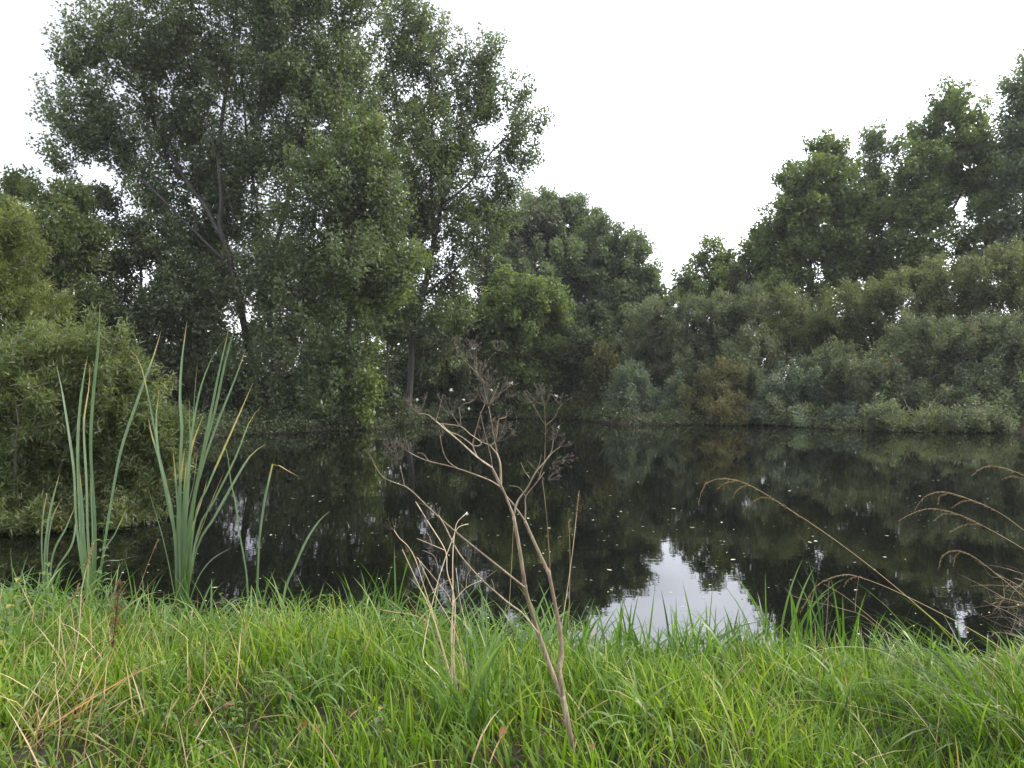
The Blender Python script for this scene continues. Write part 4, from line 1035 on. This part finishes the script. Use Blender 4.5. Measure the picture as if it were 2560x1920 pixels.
for k, (x, y, n_, hh, lab) in enumerate([(885, 1590, 26, .62, 'arching grass clump at the water edge left of the sword blades'), (1060, 1640, 30, .6, 'arching grass clump behind the pale dead stems'), (430, 1650, 26, .5, 'arching grass clump around the foot of the cattail fan'), (640, 1640, 22, .5, 'arching grass clump below the snapped cattail leaf'),
        (1460, 1680, 24, .5, 'arching grass clump right of the hogweed stems'), (2300, 1700, 26, .5, 'arching grass clump in front of the dead brushwood'), (60, 1650, 30, .5, 'arching grass clump in the left corner of the bank'), (1330, 1660, 22, .5, 'arching grass clump between the hogweed stems'), (780, 1760, 30, .48, 'coarse grass clump in the mid left sward'), (2080, 1780, 30, .45, 'coarse grass clump in the mid right sward'), (1620, 1850, 30, .42, 'coarse grass clump near the bottom, right of the hogweed foot')]):
    tussock('grass_tussock', lab, 'grass tussock', 'arching grass clumps on the near bank', (x, y), n_, (hh*.45, hh), (.010, .019), 0, 3.0, (.8, 2.9), 'edge_blade', 440+k, (.62, .2), rad=.13, th=(.02, .4))
# ------------------------------------------------------------------ broad-leaved herbs
def herb(name, label, bxy, pts, n_pairs, ll, seed, D=None, group='leafy herbs in the near grass', mat='herb', yellow=0.0):
    r = np.random.default_rng(seed)
    b = hit(*bxy) if D is None else root_at(bxy[0], D)
    D = b[1]; b[2] = gz(b[0], D)-.02
    root = empty(name, b); tag(root, label, 'plant', group)
    ln = smooth_line([b]+[V(x, y, D) for x, y in pts], 18)
    mb = MB(); tube(mb, ln, [.0026, .0012], 5, .35); obj('stem', mb.mesh(b, True), M[mat], root)
    for k in range(n_pairs):
        i0 = int(6+11*(k+.5)/n_pairs); a0 = r.uniform(0, 6.28)
        for s in (0, math.pi):
            az = a0+s+r.uniform(-.3, .3); L = ll*r.uniform(.75, 1.2)*(1-.35*k/n_pairs)
            d = np.array([math.cos(az), math.sin(az)*.8, 0.])
            q = [ln[i0], ln[i0]+d*L*.35+UP*L*.16, ln[i0]+d*L*.7+UP*L*.14, ln[i0]+d*L+UP*L*r.uniform(-.15, .08)]
            mb = MB(); sd = np.cross(d, UP)
            ribbon(mb, smooth_line(q, 8), [L*.06, L*.35, L*.55, L*.52, L*.36, L*.16, .001], sd, np.clip(r.normal(.55, .14)+(yellow if r.uniform() < .35 else 0), 0, 1), .18)
            obj('leaf', mb.mesh(b, True), M[mat], root)
    return root
herb('nettle', 'pale broad-leaved nettle at the far left edge of the bank', (30, 1640), [(25,1540),(40,1470),(55,1425)], 5, .075, 501, yellow=.5)
herb('nettle', 'broad-leaved nettle in front of the short cattail leaves', (120, 1620), [(118,1520),(112,1450),(120,1400)], 6, .08, 502)
herb('nettle', 'yellowing nettle low at the left edge', (5, 1690), [(8,1600),(18,1540),(10,1500)], 4, .075, 503, yellow=.6)
herb('nettle', 'tall nettle climbing beside the left cattail leaves', (250, 1640), [(256,1500),(255,1400),(262,1290)], 8, .07, 504)
herb('nettle', 'small nettle with notched leaves left of the snapped cattail leaf', (560, 1600), [(556,1540),(552,1500),(556,1470)], 4, .055, 505)
herb('nettle', 'round-leaved herb at the water edge right of the lone cattail leaf', (808, 1640), [(806,1560),(812,1510),(818,1472)], 4, .06, 506)
herb('nettle', 'bright green nettle top in the grass below the dock spike', (362, 1800), [(362,1760),(360,1735),(358,1722)], 4, .06, 507)
herb('nettle', 'small nettle with reddish tip in the grass right of the hogweed foot', (1700, 1890), [(1702,1850),(1706,1825),(1704,1812)], 3, .05, 508)
herb('nettle', 'low herb with drooping leaves near the bottom left corner', (420, 1850), [(420,1800),(424,1770),(420,1752)], 4, .05, 509)
herb('nettle', 'nettle sprig left of the yellowing cattail base', (305, 1600), [(306,1520),(302,1470),(300,1440)], 4, .05, 510)
for k, (x, y, lab) in enumerate([(90, 1800, 'leafy weed beside the straw tuft'), (250, 1850, 'leafy weed right of the straw tuft near the bottom edge'), (480, 1720, 'small weed below the cattail fan'), (580, 1870, 'small weed at the bottom edge, left of centre'), (950, 1880, 'small weed at the bottom edge, near the pale dead stems'), (60, 1560, 'round leaved weed behind the leaning pale stalk'), (190, 1640, 'leafy weed at the foot of the left cattails'), (650, 1620, 'leafy weed beside the pink clovers'), (330, 1660, 'leafy weed right of the dock spike')]):
    herb('weed', lab, (x, y), [(x+4, y-50), (x+10, y-90), (x+6, y-125)], 5, .055, 530+k, yellow=.25)
# brown dock spike
b = hit(272, 1700); D = b[1]; b[2] = gz(b[0], D)-.02
root = empty('dock_spike', b); tag(root, 'dark brown dock seed spike standing in the left grass', 'dried plant')
ln = smooth_line([b]+[V(x, y, D) for x, y in [(272,1685),(282,1610),(288,1560),(294,1500),(299,1446)]], 24)
mb = MB(); tube(mb, ln, [.004, .0018], 6, .2); obj('stem', mb.mesh(b, True), M['dock'], root)
for k, f in enumerate([.42, .5, .57, .64, .71, .78, .84, .9, .96]):
    c = ln[int(f*23)]; n = 130; R = (.018, .026, .032, .034, .034, .033, .031, .028, .022)[k]*rng.uniform(.85, 1.15)
    pp = c+rng.normal(size=(n, 3))*np.array([R*.55, R*.55, R*.33])
    me = leaves_mesh(pp, rng.normal(size=(n, 3)), rng.normal(size=(n, 3)), rng.uniform(.004, .009, n), rng.uniform(.003, .007, n), np.clip(rng.normal(.5, .25, n), 0, 1), b)
    o = obj('seed_cluster', me, M['dock'], root); o['kind'] = 'stuff'
# pink clover heads
for k, (x, y, lab) in enumerate([(716,1565,'pink clover head below the lone slanting cattail leaf'),(766,1547,'largest pink clover head at the left of the water edge row'),(794,1554,'pink clover head just right of the largest one'),(705,1584,'lowest pink clover head in the water edge row'),(829,1565,'pink clover head under the round-leaved herb'),(857,1569,'rightmost pink clover head at the water edge')]):
    D = 5.35; X = (x-1280)/1898*D; b = np.array([X, D, gz(X, D)-.02]); top = V(x, y, D)
    root = empty('clover', b); tag(root, lab, 'flower', 'pink clovers at the water edge')
    mb = MB(); tube(mb, smooth_line([b, (b+top)/2+np.array([.02, 0, 0]), top], 8), [.0013, .001], 4, .5); obj('stem', mb.mesh(b), M['herb'], root)
    mb = MB(); R = .014 if k == 1 else .011
    for j in range(60):
        d = norm(rng.normal(size=3)+np.array([0, 0, .3])); tube(mb, np.array([top+d*R*.2, top+d*R*.8, top+d*R*1.1]), [.0012, .0022, .0003], 3, rng.uniform())
    obj('flower_head', mb.mesh(b), M['clover'], root)
# fallen dead leaves and orange blades in the grass
for k, (x, y, s, lab) in enumerate([(746,1825,.07,'curled brown dead leaf in the grass, left of bottom centre'),(720,1735,.05,'pale tan curled leaf above the brown curled one'),(794,1830,.05,'light brown dead leaf right of the brown curled one'),(1249,1845,.08,'orange withered leaf in the grass left of the hogweed foot'),(1480,1880,.07,'orange brown blade in the grass right of the hogweed foot'),(560,1770,.05,'orange leaf in the grass left of the curled leaves'),(500,1800,.07,'amber bent blade in the lower left grass'),(1880,1830,.04,'small orange leaf in the lower right grass'),(400,1570,.06,'orange withered blade at the cattail foot'),(615,1590,.06,'yellow orange blade on the ground near the bowed cattail leaf')]):
    c = hit(x, y, .14); r_ = np.random.default_rng(600+k); az = r_.uniform(0, 6.28); d = np.array([math.cos(az), math.sin(az), .2]); 
    g = np.array([c[0], c[1], gz(c[0], c[1])])
    d = norm(d*np.array([1, 1, 0])); mb = MB()
    tube(mb, smooth_line([g, g*.5+c*.5+d*.01, c], 5), [.0012, .0009], 3, .3)
    q = smooth_line([c, c+d*s*.3+UP*s*.14, c+d*s*.65+UP*s*.08, c+d*s+UP*s*r_.uniform(-.35, .2)], 9)
    ribbon(mb, q, [.003, s*.22, s*.36, s*.40, s*.30, s*.14, .002], np.cross(d, UP)+UP*r_.uniform(-.5, .5), np.linspace(0, 1, 9)*.3+r_.uniform(.1, .6), .28, r_.uniform(-1.2, 1.2))
    mb.v = [v_-0 for v_ in mb.v]
    o = obj('fallen_leaf', mb.mesh(g), M['fallen'] , None, g); tag(o, lab, 'dead leaf', 'dead leaves caught in the grass')

# ------------------------------------------------------------------ floating leaves and specks on the pond
rng = np.random.default_rng(99)
def float_mesh(seed):
    r = np.random.default_rng(seed); mb = MB()
    a = np.linspace(0, 6.283, 7, endpoint=False)
    v = np.column_stack([np.cos(a)*.5, np.sin(a)*.26*r.uniform(.8, 1.2), r.uniform(.0, .06, 7)])
    mb.add(np.vstack([v, [0, 0, 0]]), None, [[k, (k+1) % 7, 7] for k in range(7)], r.uniform(.2, 1))
    return mb.mesh()
fms = [float_mesh(k) for k in range(6)]
for fm in fms: fm.materials.append(M['floating'])
cnt = 0
while cnt < 90:
    y = rng.uniform(6.6, 20); x = rng.uniform(-.62, .66)*y
    if sdist(np.array([x]), np.array([y]))[0] > -.5: continue
    s = rng.uniform(.035, .085)*(1 if rng.uniform() < .7 else .6)
    o = bpy.data.objects.new('floating_leaf', fms[cnt % 6]); o.location = (x, y, .004); o.rotation_euler = (0, 0, rng.uniform(0, 6.28)); o.scale = (s, s, s)
    COL.objects.link(o); tag(o, 'small pale fallen leaf floating on the dark pond', 'floating leaf', 'fallen leaves floating on the pond'); cnt += 1
n = 1500
y = rng.uniform(6.5, 33, n); x = rng.uniform(-.64, .68, n)*y; k = (sdist(x, y) < -.3) & (np.sin(x*.9)*np.cos(y*.5+x*.3)+rng.normal(0, .6, n) > -.3)
x, y = x[k], y[k]; n = len(x)
p_ = np.column_stack([x, y, np.full(n, .003)]); ax = np.column_stack([rng.normal(size=(n, 2)), np.zeros(n)])
o = obj('pond_specks', leaves_mesh(p_, ax, np.tile(UP, (n, 1)), rng.uniform(.015, .045, n), rng.uniform(.01, .022, n), rng.uniform(0, 1, n), np.zeros(3), True), M['floating'])
tag(o, 'tiny pale specks of seed and leaf litter on the pond surface', 'floating litter', kind='stuff')
# ------------------------------------------------------------------ faint moist air over the pond
x0, x1, y0, y1 = float(gx[0])-5, float(gx[-1])+5, float(gy[0])-5, float(gy[-1])+5
z0, z1 = -2.7, 34.0
hv = np.array([[x0,y0,z0],[x1,y0,z0],[x1,y1,z0],[x0,y1,z0],[x0,y0,z1],[x1,y0,z1],[x1,y1,z1],[x0,y1,z1]])
hf = np.array([[0,3,2,1],[4,5,6,7],[0,1,5,4],[1,2,6,5],[2,3,7,6],[3,0,4,7]])
m, nt, out = mat_base('haze_air')
pv = nt.nodes.new('ShaderNodeVolumePrincipled'); pv.inputs['Color'].default_value = (.90, .94, 1.0, 1); pv.inputs['Density'].default_value = .0003
pv.inputs['Anisotropy'].default_value = .3
nt.links.new(pv.outputs[0], out.inputs['Volume'])
hz = obj('haze', mesh_from(hv, [hf]), m); tag(hz, 'faint pale haze in the air over the pond', 'haze', kind='stuff')
print('TOTAL TRIS', TRI[0])
